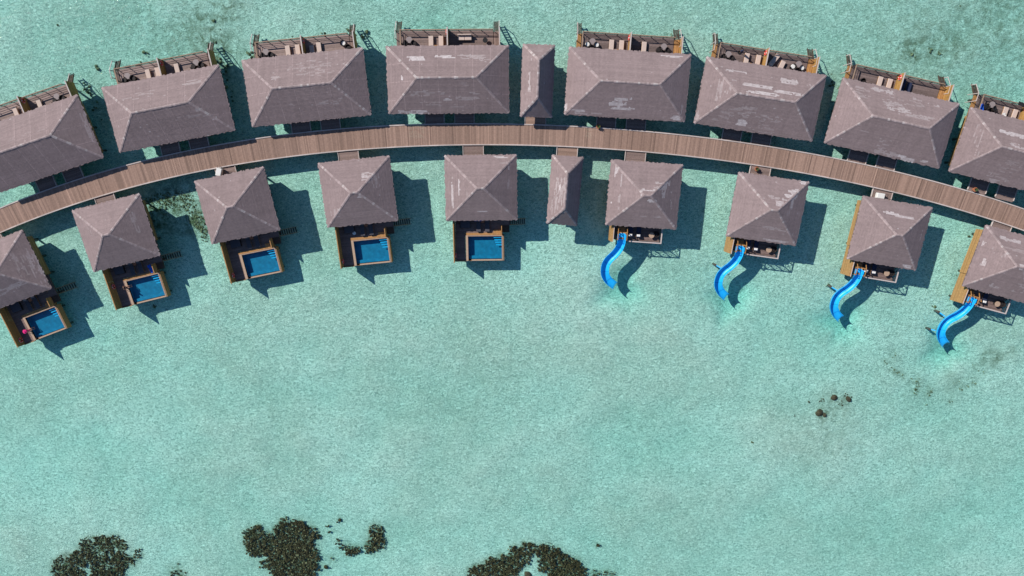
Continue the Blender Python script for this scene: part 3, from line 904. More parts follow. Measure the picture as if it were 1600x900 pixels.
def chute(mb, p=0):
    path = [Vector((x, y, 0)) for x, y in SLIDE_PATH]
    path = smooth_path(path, 7)
    n = len(path)
    prof = []
    for k in range(13):                                   # U section, 1.08 m wide
        a = math.pi * (1 - k / 12)
        prof.append((.54 * math.cos(a), .54 - .54 * abs(math.sin(a)) ** .6))
    prof = [(-.57, .60)] + prof + [(.57, .60)]
    th = .035
    rings = []
    for i, c in enumerate(path):
        t = i / (n - 1)
        d = (path[min(i + 1, n - 1)] - path[max(i - 1, 0)]).normalized()
        sd = Vector((-d.y, d.x, 0)) * -1
        z = slide_z(t)
        up = [c + sd * u + Vector((0, 0, z + h)) for u, h in prof]
        lo = [c + sd * (u * 1.06) + Vector((0, 0, z + h - th - (.02 if abs(u) < .5 else 0))) for u, h in prof]
        rings.append(up + lo[::-1])
    k = len(mb.v); m = len(rings[0])
    for rg in rings: mb.v += [tuple(p_) for p_ in rg]
    for i in range(n - 1):
        for j in range(m):
            j2 = (j + 1) % m
            mb.face((k + i * m + j, k + i * m + j2, k + (i + 1) * m + j2, k + (i + 1) * m + j))
    mb.face(tuple(k + j for j in reversed(range(m))))
    mb.face(tuple(k + (n - 1) * m + j for j in range(m)))


def joint(mb, k):
    path = smooth_path([Vector((x, y, 0)) for x, y in SLIDE_PATH], 7)
    n = len(path)
    if k >= n - 1: k = n - 3
    d = (path[k + 1] - path[k - 1]).normalized(); sd = Vector((d.y, -d.x, 0))
    prof = [(.57, .61)] + [(.54 * math.cos(math.pi * q / 12), .55 - .54 * abs(math.sin(math.pi * q / 12)) ** .6) for q in range(13)] + [(-.57, .61)]
    z0 = slide_z(k / (n - 1)); z1 = slide_z((k + 1) / (n - 1)); st = (path[k + 1] - path[k]).length
    for (u0, h0), (u1, h1) in zip(prof, prof[1:]):
        P = lambda u, h, t: path[k] + d * t + sd * u + Vector((0, 0, z0 + (z1 - z0) * t / st + h + .004))
        mb.poly([P(u0, h0, 0), P(u1, h1, 0), P(u1, h1, .05), P(u0, h0, .05)])


water_slide_labels = [
    'curved blue water slide nearest the lower pavilion, no post standing beside it',
    'curved blue water slide in front of the second slide villa from the left',
    'curved blue water slide in front of the third slide villa from the left',
    'curved blue water slide nearest the right edge with two posts standing left of it']


def water_slide(i):
    x, y, a = SLIDE[i]
    r = empty('water_slide', (x, y, 0), math.radians(a))
    tag(r, water_slide_labels[i], 'water slide', 'blue water slides into the lagoon')
    if 'chute' not in CACHE:
        mb = MB(); chute(mb); CACHE['chute'] = mb.build('chute', M['slide'], link=False, smooth=True)
    ch = mk('chute', CACHE['chute'], r)
    for k in (8, 19, 30, 41, 52, 63):
        part('joint_band', 'sl_joint%d' % k, lambda mb: joint(mb, k), 'joint', ch)
    part('entry_hood', 'sl_hood', lambda mb: (mb.box(-3.0, -2.93, -6.35, -5.75, 3.0, 3.62), mb.box(-1.87, -1.8, -6.35, -5.75, 3.0, 3.62), mb.box(-2.92, -1.88, -6.2, -5.6, 2.93, 3.02)), 'slide', r)
    for key, px, py, qx, qy, z in [q for q in (('u', -4.7, -9.0, -3.75, -9.4, 1.0), ('l', -4.95, -11.8, -4.3, -11.75, .9)) if (i, q[0]) in ((1, 'u'), (2, 'u'), (3, 'u'), (3, 'l'))]:
        ar = part('bracket', 'sl_arm' + key, lambda mb: mb.bar((px, py, z - .1), (qx, qy, z + .3), .13, .12), 'slide', r)
        part('support_post', 'sl_post' + key, lambda mb: mb.cyl((px, py, -.4), (px, py, z + .05), .17, 12, .17), 'pile', r)
    return r


def pavilion(i):
    x, y, a = HUT[i]
    r = empty('pavilion', (x, y, 0), math.radians(a))
    tag(r, ['narrow pavilion with long hipped roof between double villas above the boardwalk',
            'narrow pavilion with pale worn roof below the boardwalk between pool and slide villas'][i], 'pavilion', 'narrow roofed pavilions')
    roof(r, HUTD, WORN.get(17 + i, []), 81 + i, True)
    yc = 0
    part('wall', 'hut_wall', lambda mb: [plank_wall(mb, p, q, 1.7, Z_EAVE - .17, .1) for p, q in (((-1.3, -3.6), (-1.3, 3.6)), ((1.3, -3.6), (1.3, 3.6)), ((-1.3, 3.6), (1.3, 3.6)), ((-1.3, -3.6), (1.3, -3.6)))], 'cladding', r)
    part('deck', 'hut_deck', lambda mb: planks(mb, -1.45, 1.45, -3.9, 3.9, Z_DECK, 'x', .15), 'deck', r)
    s = -1 if i == 0 else 1
    y0, y1 = sorted((s * 3.92, s * 6.2))
    lk_ = part('entry_bridge', 'hut_bridge%d' % i, lambda mb: planks(mb, -1.4, 1.4, y0, y1, Z_DECK + .05, 'x', .15), 'walk', r)
    for xx in (-1.5, 1.405):
        part('kerb', 'hut_kerb%d%g' % (i, xx), lambda mb: mb.box(xx, xx + .095, y0, y1, Z_DECK - .1, Z_DECK + .13), 'edge', lk_)
    part('door', 'hut_door%d' % i, lambda mb: mb.box(-.5, .5, s * 3.66 - .015, s * 3.66 + .015, Z_DECK + .01, 3.95), 'darkwood', r)
    add_piles(r, [(-1.2, -3.4), (1.2, -3.4), (-1.2, 3.4), (1.2, 3.4), (-1.2, 0), (1.2, 0)])
    return r


big_roots = [double_villa(i) for i in range(8)]
pool_roots = [pool_villa(i) for i in range(5)]
slide_roots = [slide_villa(i) for i in range(4)]
for i in range(4): water_slide(i)
for i in range(2): pavilion(i)


# ------------------------------------------------------------------ boardwalk
CP = [-.326, .355, -4.902, -.84, 4.46]


def walk_c(x):
    t = x / 50.0
    return Vector((x, np.polyval(CP, t), 0))


def walk_frame(x):
    d = (walk_c(x + .05) - walk_c(x - .05)).normalized()
    return walk_c(x), d, Vector((-d.y, d.x, 0))


def build_boardwalk():
    r = empty('boardwalk', (0, 4.4, 0))
    tag(r, 'long curved timber boardwalk on piles linking both rows of villas', 'boardwalk')
    off = Vector((0, -4.4, 0))
    rnd = random.Random(5)
    HW = 1.36
    hwn = lambda x: 1.52 + .30 / (1 + math.exp((x + 12) / 9.0))     # wider on the left half
    stations = [-84.0]
    while stations[-1] < 84: stations.append(stations[-1] + .165)
    mb = MB()
    tone = 1.0
    for k, (x0, x1) in enumerate(zip(stations, stations[1:])):
        if k % 19 == 0: tone = rnd.uniform(.90, 1.10)
        c0, d0, n0 = walk_frame(x0); c1, d1, n1 = walk_frame(x1)
        g = d0 * .008
        s = tone * rnd.uniform(.80, 1.16)
        if k % 19 == 0: s *= .72
        if rnd.random() < .06: s *= 1.18
        jn, js = rnd.uniform(-.02, .02), rnd.uniform(-.02, .02)
        q = [c0 + g - n0 * (HW + js), c1 - g - n1 * (HW + js), c1 - g + n1 * (hwn(x1) + jn), c0 + g + n0 * (hwn(x0) + jn)]
        z = Z_WALK + rnd.uniform(-.004, .004)
        mb.hexa([v + off + Vector((0, 0, Z_WALK - .06)) for v in q] + [v + off + Vector((0, 0, z)) for v in q], s)
    mb.build('deck', M['walk'], r)
    for side, nm in ((-1, 's'), (1, 'n')):
        b = MB()
        xs = np.arange(-84, 84.1, 1.2)
        for xa, xb in zip(xs, xs[1:]):
            ca, da, na = walk_frame(xa); cb, db, nb = walk_frame(xb)
            wd = .16
            ha, hb = (HW, HW) if side == -1 else (hwn(float(xa)), hwn(float(xb)))
            A0, A1 = ca + na * side * (ha - .13), ca + na * side * (ha + .02)
            B0, B1 = cb + nb * side * (hb - .13), cb + nb * side * (hb + .02)
            q = [A0, B0, B1, A1]
            if side == 1: pass
            else: q = [A1, B1, B0, A0]
            zz0, zz1 = Z_WALK + .006, Z_WALK + (.11 if side == -1 else .07)
            b.hexa([v + off + Vector((0, 0, zz0)) for v in q] + [v + off + Vector((0, 0, zz1)) for v in q], rnd.uniform(.85, 1.1))
        b.build('edge_beam', M['edge'], r)
    bm_ = MB()
    for side in (-.9, .9):
        xs = np.arange(-84, 84.1, 1.2)
        for xa, xb in zip(xs, xs[1:]):
            ca, da, na = walk_frame(xa); cb, db, nb = walk_frame(xb)
            bm_.bar(ca + na * side + off + Vector((0, 0, Z_WALK - .2)), cb + nb * side + off + Vector((0, 0, Z_WALK - .2)), .16, .24)
    bm_.build('joist', M['darkwood'], r)
    for x in np.arange(-80, 81, 4.4):
        c, d, n = walk_frame(float(x))
        for side in (-1.0, 1.0):
            o = part('pile', 'pile', pile_mb, 'pile', r); o.location = c + n * side + off
    # link bridges to the lower villas
    links = [(POOL[k], -1.1, False) for k in range(5)] + [(SLIDE[k], -1.35, True) for k in range(4)]
    for n_, (p, lx, slide) in enumerate(links):
        F = frame_of(p)
        e = MB()
        loc0 = F(lx, 3.62); a = math.radians(p[2])
        # length: up to the boardwalk edge
        y1 = 3.62
        while y1 < 9:
            q = F(lx, y1); c = walk_c(q.x)
            if q.y > c.y - 1.33: break
            y1 += .02
        L = y1 - 3.62
        planks(e, -1.38, 1.38, 0, L - .02, Z_DECK + .06, 'x', .15, rnd=rnd)
        o = e.build('link_bridge', M['deck'], r); o.location = loc0 + off; o.rotation_euler = (0, 0, a)
        for xx in (-1.47, 1.39):
            kb = MB(); kb.box(xx, xx + .08, 0, L - .05, Z_DECK - .1, Z_DECK + .15)
            kb.build('kerb', M['edge'], o)
    return r


build_boardwalk()

# ------------------------------------------------------------------ furniture (one of each kind, then copies)
PROTO = {}


def proto(kind, builder):
    if kind not in PROTO:
        PROTO[kind] = builder()
        return PROTO[kind]
    return copy_tree(PROTO[kind])


def soft_box(mb, x0, x1, y0, y1, z0, z1, b=.03, s=1.0):
    """box with a chamfered top edge"""
    mb.box(x0, x1, y0, y1, z0, z1 - b, s)
    n = len(mb.v)
    mb.v += [(x0, y0, z1 - b), (x1, y0, z1 - b), (x1, y1, z1 - b), (x0, y1, z1 - b),
             (x0 + b, y0 + b, z1), (x1 - b, y0 + b, z1), (x1 - b, y1 - b, z1), (x0 + b, y1 - b, z1)]
    for q in ((4, 5, 6, 7), (0, 1, 5, 4), (1, 2, 6, 5), (2, 3, 7, 6), (3, 0, 4, 7)):
        mb.face(tuple(n + k for k in q), s)


def lounger(fabric):
    def b():
        r = empty('sun_lounger', (0, 0, 0))
        f = MB(); f.box(-.33, .33, -1.0, 1.0, .22, .28)
        f.build('frame', M['teak'], r)
        for sx in (-.29, .29):
            for sy in (-.9, .9):
                l = MB(); l.box(sx - .03, sx + .03, sy - .03, sy + .03, 0, .22); l.build('leg', M['teak'], r)
        m = MB(); soft_box(m, -.32, .32, -1.0, .35, .285, .39)
        mo = m.build('mattress', M[fabric], r)
        k = MB()
        k.hexa([(-.32, .36, .29), (.32, .36, .29), (.32, 1.0, .50), (-.32, 1.0, .50), (-.32, .36, .39), (.32, .36, .39), (.32, .97, .61), (-.32, .97, .61)], .95)
        k.build('backrest', M[fabric], r)
        p = MB(); soft_box(p, -.24, .24, .62, .93, .52, .64, .04, 1.1); p.build('pillow', M['white' if fabric == 'navy' else ('greytop' if fabric == 'slate' else fabric)], r)
        return r
    return b


def tub_chair(cushion):
    def b():
        r = empty('tub_chair', (0, 0, 0))
        s = MB(); n = 14
        for k in range(n):
            a0 = math.radians(-130 + 260 * k / n); a1 = math.radians(-130 + 260 * (k + 1) / n)
            P = lambda a, rr, z: (rr * math.sin(a), rr * math.cos(a), z)
            hgt = .74 - .14 * abs((k + .5) / n - .5) * 2
            s.hexa([P(a0, .40, .12), P(a0, .34, .12), P(a1, .34, .12), P(a1, .40, .12), P(a0, .42, hgt), P(a0, .35, hgt), P(a1, .35, hgt), P(a1, .42, hgt)], random.uniform(.7, 1.3))
        s.build('shell', M['wicker'], r)
        q = MB(); q.cyl((0, 0, .12), (0, 0, .36), .34, 16); q.build('seat', M['wicker'], r)
        c = MB(); c.cyl((0, -.02, .365), (0, -.02, .46), .31, 16, .27); c.build('cushion', M[cushion], r)
        for k in range(4):
            a = math.pi / 4 + k * math.pi / 2
            l = MB(); l.cyl((.28 * math.cos(a), .28 * math.sin(a), 0), (.28 * math.cos(a), .28 * math.sin(a), .12), .025, 6); l.build('leg', M['wicker'], r)
        return r
    return b


def round_table(mat, rad=.42, h=.62):
    def b():
        r = empty('round_table', (0, 0, 0))
        t = MB(); t.cyl((0, 0, h - .04), (0, 0, h), rad, 22); t.build('table_top', M[mat], r)
        l = MB(); l.cyl((0, 0, .03), (0, 0, h - .04), .05, 10); l.build('stem', M['wicker'], r)
        f = MB(); f.cyl((0, 0, 0), (0, 0, .03), rad * .6, 16); f.build('base', M['wicker'], r)
        return r
    return b


def side_table():
    r = empty('side_table', (0, 0, 0))
    t = MB(); [t.box(-.27 + .11 * k, -.27 + .11 * k + .1, -.25, .25, .36, .40, random.uniform(.85, 1.15)) for k in range(5)]
    t.build('table_top', M['teak'], r)
    for sx in (-.23, .23):
        for sy in (-.21, .21):
            l = MB(); l.box(sx - .025, sx + .025, sy - .025, sy + .025, 0, .36); l.build('leg', M['teak'], r)
    return r


def life_ring():
    r = empty('life_ring', (0, 0, 0))
    t = MB(); t.torus((0, 0, 0), (1, 0, 0), .29, .085, 24, 10, band=(0,)); t.build('ring', M['red'], r, smooth=True)
    k = MB(); k.torus((0, 0, 0), (1, 0, 0), .39, .012, 24, 5); k.build('grab_rope', M['white'], r)
    return r


def couch():
    r = empty('couch', (0, 0, 0))
    b = MB(); b.box(-.95, .95, -.38, .38, .08, .26); b.build('base', M['wicker'], r)
    for sx in (-.475, .475):
        s = MB(); soft_box(s, sx - .46, sx + .46, -.36, .24, .262, .42, .04); s.build('seat_cushion', M['cream'], r)
    k = MB(); soft_box(k, -.95, .95, .245, .40, .262, .72, .04, .95); k.build('backrest', M['cream'], r)
    return r


def draped_towel(mat, name='towel'):
    def b():
        r = empty(name, (0, 0, 0))
        m = MB(); n = 8
        for i in range(n):
            for j in range(4):
                P = lambda a, c: (-.25 + .5 * c / 4 + .03 * math.sin(a * 1.7), -.6 + 1.2 * a / n, .02 + .05 * math.sin(a * 1.3 + c) ** 2 + .02)
                m.poly([P(i, j), P(i, j + 1), P(i + 1, j + 1), P(i + 1, j)], random.uniform(.8, 1.15))
                Q = lambda a, c: (P(a, c)[0], P(a, c)[1], P(a, c)[2] - .02)
                m.poly([Q(i, j), Q(i + 1, j), Q(i + 1, j + 1), Q(i, j + 1)], .8)
        m.build('cloth', M[mat], r)
        return r
    return b


def put(o, villa, x, y, z, rot, label, cat, group):
    F = frame_of(villa)
    o.location = F(x, y, z); o.rotation_euler = (0, 0, math.radians(villa[2] + rot))
    return tag(o, label, cat, group)


def local(villa, px, py, z):
    w_ = at(px, py, z); a = -math.radians(villa[2])
    dx, dy = w_.x - villa[0], w_.y - villa[1]
    return math.cos(a) * dx - math.sin(a) * dy, math.sin(a) * dx + math.cos(a) * dy


UV = ['%s double villa from the left' % o for o in ORD]
UV[0] = 'double villa cut by the left edge'
UV[7] = 'double villa cut by the right edge'
GL, GC, GT = 'sun loungers on the terraces', 'tub chairs on the terraces', 'round tables on the terraces'


def L_(i, x, y, lab, rot=180, fab='cream'):
    put(proto('lounger_' + fab, lounger(fab)), BIG[i], x, y, Z_DECK + .005, rot, lab, 'sun lounger', GL)


for i in range(8):
    v = UV[i]
    if i in (1, 2, 3, 4, 6, 7, 5):
        L_(i, -2.35, 5.0, 'outer cream lounger, left terrace of ' + v)
    if i in (1, 2, 3, 4, 6, 7):
        L_(i, -.98, 5.0, 'cream lounger nearer the partition, left terrace of ' + v)
L_(0, -1.9, 5.0, 'cream lounger beside the partition, left terrace of ' + UV[0])
L_(5, -.75, 5.0, 'cream lounger tight against the partition, left terrace of ' + UV[5])
L_(0, 1.7, 4.95, 'half shaded cream lounger, right terrace of ' + UV[0])
L_(1, 1.75, 5.0, 'cream lounger at the shadow edge, right terrace of ' + UV[1])
L_(2, 1.95, 5.0, 'cream lounger at the shadow edge, right terrace of ' + UV[2])
L_(2, .95, 4.7, 'cream lounger in the partition shadow, right terrace of ' + UV[2])
L_(4, 2.1, 5.0, 'lone cream lounger, right terrace of ' + UV[4])
L_(5, 1.35, 5.55, 'cream lounger askew in shadow, right terrace of ' + UV[5], rot=150)
L_(5, 2.5, 4.75, 'cream lounger by the eave, right terrace of ' + UV[5], rot=165)
L_(6, .8, 5.4, 'navy lounger nearer the partition, right terrace of ' + UV[6], fab='navy')
L_(6, 1.75, 5.1, 'outer navy lounger, right terrace of ' + UV[6], fab='navy')

put(proto('couch', couch), BIG[3], 2.25, 5.75, Z_DECK + .005, 0, 'cream two seat couch, right terrace of ' + UV[3], 'couch', None)
for i in (3, 4, 5, 6):
    put(proto('side_table', side_table), BIG[i], -1.65, 4.55, Z_DECK + .005, 0, 'orange teak side table between loungers of ' + UV[i], 'side table', 'teak side tables between loungers')

# table and two chairs on many terraces
sets = [(0, 'right', 4.55, 5.35, 'wicker'), (1, 'left', -5.1, 5.45, 'wicker'), (1, 'right', 4.65, 5.45, 'wicker'), (2, 'left', -5.3, 5.3, 'wicker'),
        (3, 'left', -5.3, 5.35, 'wicker'), (4, 'left', -5.0, 5.45, 'white'), (4, 'right', 4.75, 5.35, 'wicker'), (5, 'left', -5.0, 5.3, 'wicker'),
        (5, 'right', 4.75, 5.45, 'white'), (7, 'left', -4.6, 5.65, 'black')]
for (i, sd, x, y, cu) in sets:
    put(proto('round_table', round_table('greytop')), BIG[i], x, y + .12, Z_DECK + .005, 0, 'round grey table, %s terrace of %s' % (sd, UV[i]), 'table', GT)
    for k, (dx, nm) in enumerate(((-.62, 'left'), (.62, 'right'))):
        cn = {'wicker': 'dark tub chair', 'white': 'white cushioned chair', 'black': 'black tub chair'}[cu]
        put(proto('tub_chair_' + cu, tub_chair(cu)), BIG[i], x + dx, y - .28, Z_DECK + .005, -130 if k == 0 else 130,
            '%s %s of table, %s side, %s' % (cn, nm, sd, UV[i]), 'chair', GC)
put(proto('tub_chair_wicker', tub_chair('wicker')), BIG[0], -5.2, 5.2, Z_DECK + .005, 40, 'lone dark tub chair, left terrace of ' + UV[0], 'chair', GC)
put(proto('tub_chair_wicker', tub_chair('wicker')), BIG[6], -4.75, 4.85, Z_DECK + .005, 20, 'lone dark tub chair, left terrace of ' + UV[6], 'chair', GC)
put(proto('round_table_black', round_table('black', .34, .5)), BIG[3], 5.05, 5.35, Z_DECK + .005, 0, 'lone small black table, right terrace of ' + UV[3], 'table', GT)
put(proto('tub_chair_white', tub_chair('white')), BIG[2], 5.35, 5.55, Z_DECK + .005, 120, 'lone white cushioned tub chair, right terrace of ' + UV[2], 'chair', GC)
put(proto('tub_chair_wicker', tub_chair('wicker')), BIG[2], 5.95, 4.95, Z_DECK + .005, -60, 'dark tub chair by the side screen, right terrace of ' + UV[2], 'chair', GC)


def parasol_closed():
    r = empty('folded_parasol', (0, 0, 0))
    p = MB(); p.cyl((0, 0, 0), (0, 0, 2.1), .025, 8); p.build('pole', M['teak'], r)
    c = MB(); c.cyl((0, 0, .9), (0, 0, 2.05), .17, 12, .05); c.build('canopy', M['navy'], r)
    b = MB(); b.cyl((0, 0, 0), (0, 0, .08), .26, 14); b.build('base', M['black'], r)
    return r


put(parasol_closed(), BIG[5], -3.4, 6.0, Z_DECK + .005, 0, 'folded dark parasol, left terrace of ' + UV[5], 'parasol', None)
put(proto('bt', draped_towel('blue')), BIG[7], -5.75, 5.0, Z_DECK + .44, 20, 'bright blue towel by the chairs of ' + UV[7], 'towel', None)
put(draped_towel('white')(), BIG[7], -2.35, 4.55, Z_DECK + .46, 25, 'white towel on the left lounger of ' + UV[7], 'towel', None)
put(proto('bk', draped_towel('black', 'wetsuit')), BIG[7], -.95, 6.62, Z_DECK + 1.08, 80, 'black wetsuit hung over the railing of ' + UV[7], 'wetsuit', None)

# life rings
for i in range(8):
    s = 1 if i < 3 else -1
    put(proto('life_ring', life_ring), BIG[i], s * .15, 6.25 if i != 3 else 6.3, 3.1, 0,
        'red life ring on the partition of ' + UV[i], 'life ring', 'red life rings')
PV = ['pool villa cut by the left edge', 'second pool villa from the left', 'third pool villa from the left', 'fourth pool villa from the left', 'pool villa beside the lower pavilion']
for i in range(5):
    put(proto('life_ring', life_ring), POOL[i], -3.9, (-9.7, -7.2, -9.5, -9.6, -9.6)[i], 2.65, 0, 'red life ring on the privacy wall, ' + PV[i], 'life ring', 'red life rings')

# shaded sunbeds under the lower eaves
for i in range(5):
    for k, x in enumerate((-.55, .7)):
        put(proto('lounger_slate', lounger('slate')), POOL[i], x, -5.25, Z_DECK + .005, 0, 'shaded grey sunbed %s of the brown table, %s' % (('left', 'right')[k], PV[i]), 'sun lounger', 'shaded sunbeds')
    put(proto('round_table_small', round_table('clay', .26, .42)), POOL[i], .08, -4.75, Z_DECK + .005, 0, 'small round brown table between sunbeds, ' + PV[i], 'table', 'small brown tables between sunbeds')
put(round_table('white', .25, .45)(), POOL[3], -1.75, -5.75, Z_DECK + .005, 0, 'small pale round stool on the deck of ' + PV[3], 'stool', None)
put(proto('bt', draped_towel('blue')), POOL[4], -.55, -4.45, Z_DECK + .55, 90, 'blue towel on the left sunbed, ' + PV[4], 'towel', None)
put(proto('bt', draped_towel('blue')), POOL[1], 1.95, -6.0, Z_DECK + .06, 12, 'blue towel at the pool corner of ' + PV[1], 'towel', None)


def daybed():
    r = empty('daybed', (0, 0, 0))
    b = MB(); b.box(-.75, .75, -.95, .95, .1, .34)
    b.build('base', M['wicker'], r)
    m = MB(); soft_box(m, -.72, .72, -.9, .6, .345, .48, .05); m.build('mattress', M['slate'], r)
    for sx in (-.37, .37):
        p = MB(); soft_box(p, sx - .3, sx + .3, .52, .86, .49, .66, .06); p.build('pillow', M['greytop'], r)
    return r


for i in range(5):
    put(proto('daybed', daybed), POOL[i], -2.45, -4.75, Z_DECK + .005, 0, 'dark wicker daybed left on the shaded deck, ' + PV[i], 'daybed', 'dark daybeds on shaded decks')
SV = ['slide villa beside the lower pavilion', 'second slide villa from the left', 'third slide villa from the left', 'slide villa cut by the right edge']
for i in range(4):
    for k, x in enumerate((-1.05, .1) if i != 3 else (.05,)):
        put(proto('lounger_navy', lounger('navy')), SLIDE[i], x, -5.05, Z_DECK + .005, 180,
            ('navy sunbed %s, %s' % (('beside the slide', 'at mid deck')[k], SV[i])) if i != 3 else 'only navy sunbed, ' + SV[i], 'sun lounger', 'shaded sunbeds')
    put(proto('round_table_white', round_table('coping', .40, .6)), SLIDE[i], 1.95, -5.65, Z_DECK + .005, 0, 'round pale table near the railing, ' + SV[i], 'table', GT)
    put(proto('tub_chair_wicker', tub_chair('wicker')), SLIDE[i], 2.65, -5.5, Z_DECK + .005, -90, 'dark tub chair right of the round table, ' + SV[i], 'chair', GC)


# things on and by the boardwalk
def cart():
    r = empty('luggage_cart', (0, 0, 0))
    b = MB(); soft_box(b, -.55, .55, -.38, .38, .28, .85, .06); b.build('box', M['white'], r)
    for sx in (-.38, .38):
        for sy in (-.36, .36):
            w_ = MB(); w_.cyl((sx, sy - .03, .15), (sx, sy + .03, .15), .15, 14); w_.build('wheel', M['black'], r)
    h = MB(); h.bar((.55, -.3, .8), (.85, -.3, .98), .04, .04); h.bar((.55, .3, .8), (.85, .3, .98), .04, .04); h.bar((.85, -.32, .98), (.85, .32, .98), .04, .04)
    h.build('handle', M['black'], r)
    return r


def pot():
    r = empty('clay_pot', (0, 0, 0))
    b = MB(); b.cyl((0, 0, 0), (0, 0, .42), .2, 16, .30); b.torus((0, 0, .42), (0, 0, 1), .29, .035, 18, 6); b.build('vessel', M['clay'], r)
    f = MB()
    for k in range(14):
        a = k * 2.4
        f.poly([(0, 0, .4), (.16 * math.cos(a - .3), .16 * math.sin(a - .3), .58), (.3 * math.cos(a), .3 * math.sin(a), .62 + .1 * (k % 3)), (.16 * math.cos(a + .3), .16 * math.sin(a + .3), .58)], .8 + .05 * (k % 5))
    f.build('foliage', M['leaf'], r)
    return r


c1 = cart(); c1.location = at(1374.8, 306, Z_DECK + .06 + .5) - Vector((0, 0, .5)); c1.rotation_euler = (0, 0, math.radians(-9))
tag(c1, 'white luggage cart on the link bridge of the third slide villa', 'cart', 'white luggage carts')
c2 = copy_tree(c1); c2.location = at(343, 269, Z_DECK + .56) - Vector((0, 0, .5)); c2.rotation_euler = (0, 0, math.radians(75))
tag(c2, 'white luggage cart by the link bridge of the third pool villa', 'cart', 'white luggage carts')
pp = None
for (px, py, lab) in ((1181, 264, 'clay pot on the link bridge of the second slide villa'), (1521, 296, 'clay pot at the entry of double villa cut by the right edge'),
                      (934.5, 198, 'clay pot at the entry of the fifth double villa from the left')):
    pp = pot() if pp is None else copy_tree(pp)
    pp.location = at(px, py, Z_DECK + .07)
    tag(pp, lab, 'pot', 'clay pots')


# ------------------------------------------------------------------ bathers sitting on the pool rims
def person(top_mat, label, villa, y, lean):
    zr = Z_DECK + .11
    hips = Vector((-2.34, y, zr + .12))
    r = empty('person', frame_of(villa)(hips.x, hips.y, zr), math.radians(villa[2]))
    J = {'pelvis': (0, 0, .12), 'waist': (-.03 - lean, 0, .30), 'chest': (-.06 - lean * 2, 0, .50), 'neck': (-.06 - lean * 2.4, 0, .64), 'head': (-.03 - lean * 2.6, 0, .78), 'crown': (-.02 - lean * 2.6, 0, .87),
         'ls': (-.06 - lean * 2.2, .17, .58), 'le': (-.18 - lean * 2, .25, .34), 'lw': (-.22 - lean, .24, .12), 'lh': (-.20 - lean, .25, .04),
         'rs': (-.06 - lean * 2.2, -.17, .58), 're': (-.18 - lean * 2, -.25, .34), 'rw': (-.22 - lean, -.24, .12), 'rh': (-.20 - lean, -.25, .04),
         'lt': (.06, .10, .11), 'lk': (.46, .12, .12), 'la': (.52, .12, -.30), 'lf': (.66, .12, -.36),
         'rt': (.06, -.10, .11), 'rk': (.46, -.12, .12), 'ra': (.50, -.12, -.30), 'rf': (.64, -.12, -.36)}
    rad = {'pelvis': .13, 'waist': .11, 'chest': .13, 'neck': .055, 'head': .095, 'crown': .075, 'ls': .065, 'le': .042, 'lw': .03, 'lh': .035, 'rs': .065, 're': .042, 'rw': .03, 'rh': .035,
           'lt': .095, 'lk': .06, 'la': .038, 'lf': .03, 'rt': .095, 'rk': .06, 'ra': .038, 'rf': .03}
    E_ = [('pelvis', 'waist'), ('waist', 'chest'), ('chest', 'neck'), ('neck', 'head'), ('head', 'crown'), ('chest', 'ls'), ('ls', 'le'), ('le', 'lw'), ('lw', 'lh'), ('chest', 'rs'), ('rs', 're'), ('re', 'rw'), ('rw', 'rh'),
          ('pelvis', 'lt'), ('lt', 'lk'), ('lk', 'la'), ('la', 'lf'), ('pelvis', 'rt'), ('rt', 'rk'), ('rk', 'ra'), ('ra', 'rf')]

    def skinned(name, names, scale, mat, lev=1):
        idx = {n: k for k, n in enumerate(names)}
        me = bpy.data.meshes.new(name)
        me.from_pydata([J[n] for n in names], [(idx[a], idx[b]) for a, b in E_ if a in idx and b in idx], [])
        o = bpy.data.objects.new(name, me); COL.objects.link(o)
        sk = o.modifiers.new('skin', 'SKIN')
        for k, n in enumerate(names):
            me.skin_vertices[0].data[k].radius = (rad[n] * scale, rad[n] * scale)
            me.skin_vertices[0].data[k].use_root = (k == 0)
        ss = o.modifiers.new('sub', 'SUBSURF'); ss.levels = lev; ss.render_levels = lev
        dg = bpy.context.evaluated_depsgraph_get()
        m2 = bpy.data.meshes.new_from_object(o.evaluated_get(dg))
        bpy.data.objects.remove(o)
        a_ = m2.attributes.new('shade', 'FLOAT', 'FACE'); a_.data.foreach_set('value', [1.0] * len(m2.polygons))
        m2.materials.clear(); m2.materials.append(M[mat])
        m2.polygons.foreach_set('use_smooth', [True] * len(m2.polygons))
        return mk(name, m2, r)
    skinned('body', list(J), 1.0, 'skin', 2)
    skinned('top', ['chest', 'waist', 'ls', 'rs'], 1.13, top_mat)
    skinned('shorts', ['pelvis', 'lt', 'rt'], 1.14, top_mat)
    h = MB(); hd = Vector(J['head'])
    h.lump(hd + Vector((-.03, 0, .06)), .115, .11, .11, jit=.04); h.build('hair', M['hair'], r, smooth=True)
    n_ = MB(); n_.lump(hd + Vector((.10, 0, -.01)), .022, .015, .02, jit=.02); n_.build('nose', M['skin'], r, smooth=True)
    if top_mat == 'pink':
        ht = MB(); ht.cyl(hd + Vector((-.02, 0, .10)), hd + Vector((-.02, 0, .125)), .30, 18, .28); ht.cyl(hd + Vector((-.02, 0, .125)), hd + Vector((-.02, 0, .23)), .13, 14, .11)
        ht.build('sun_hat', M['pink'], r)
    tag(r, label, 'person', 'bathers on pool rims')
    return r


person('pink', 'person in bright pink hat sitting on the pool rim at the left edge villa', POOL[0], -8.75, .02)
person('black', 'person in dark swimwear sitting on the pool rim of the second pool villa', POOL[1], -7.75, .03)


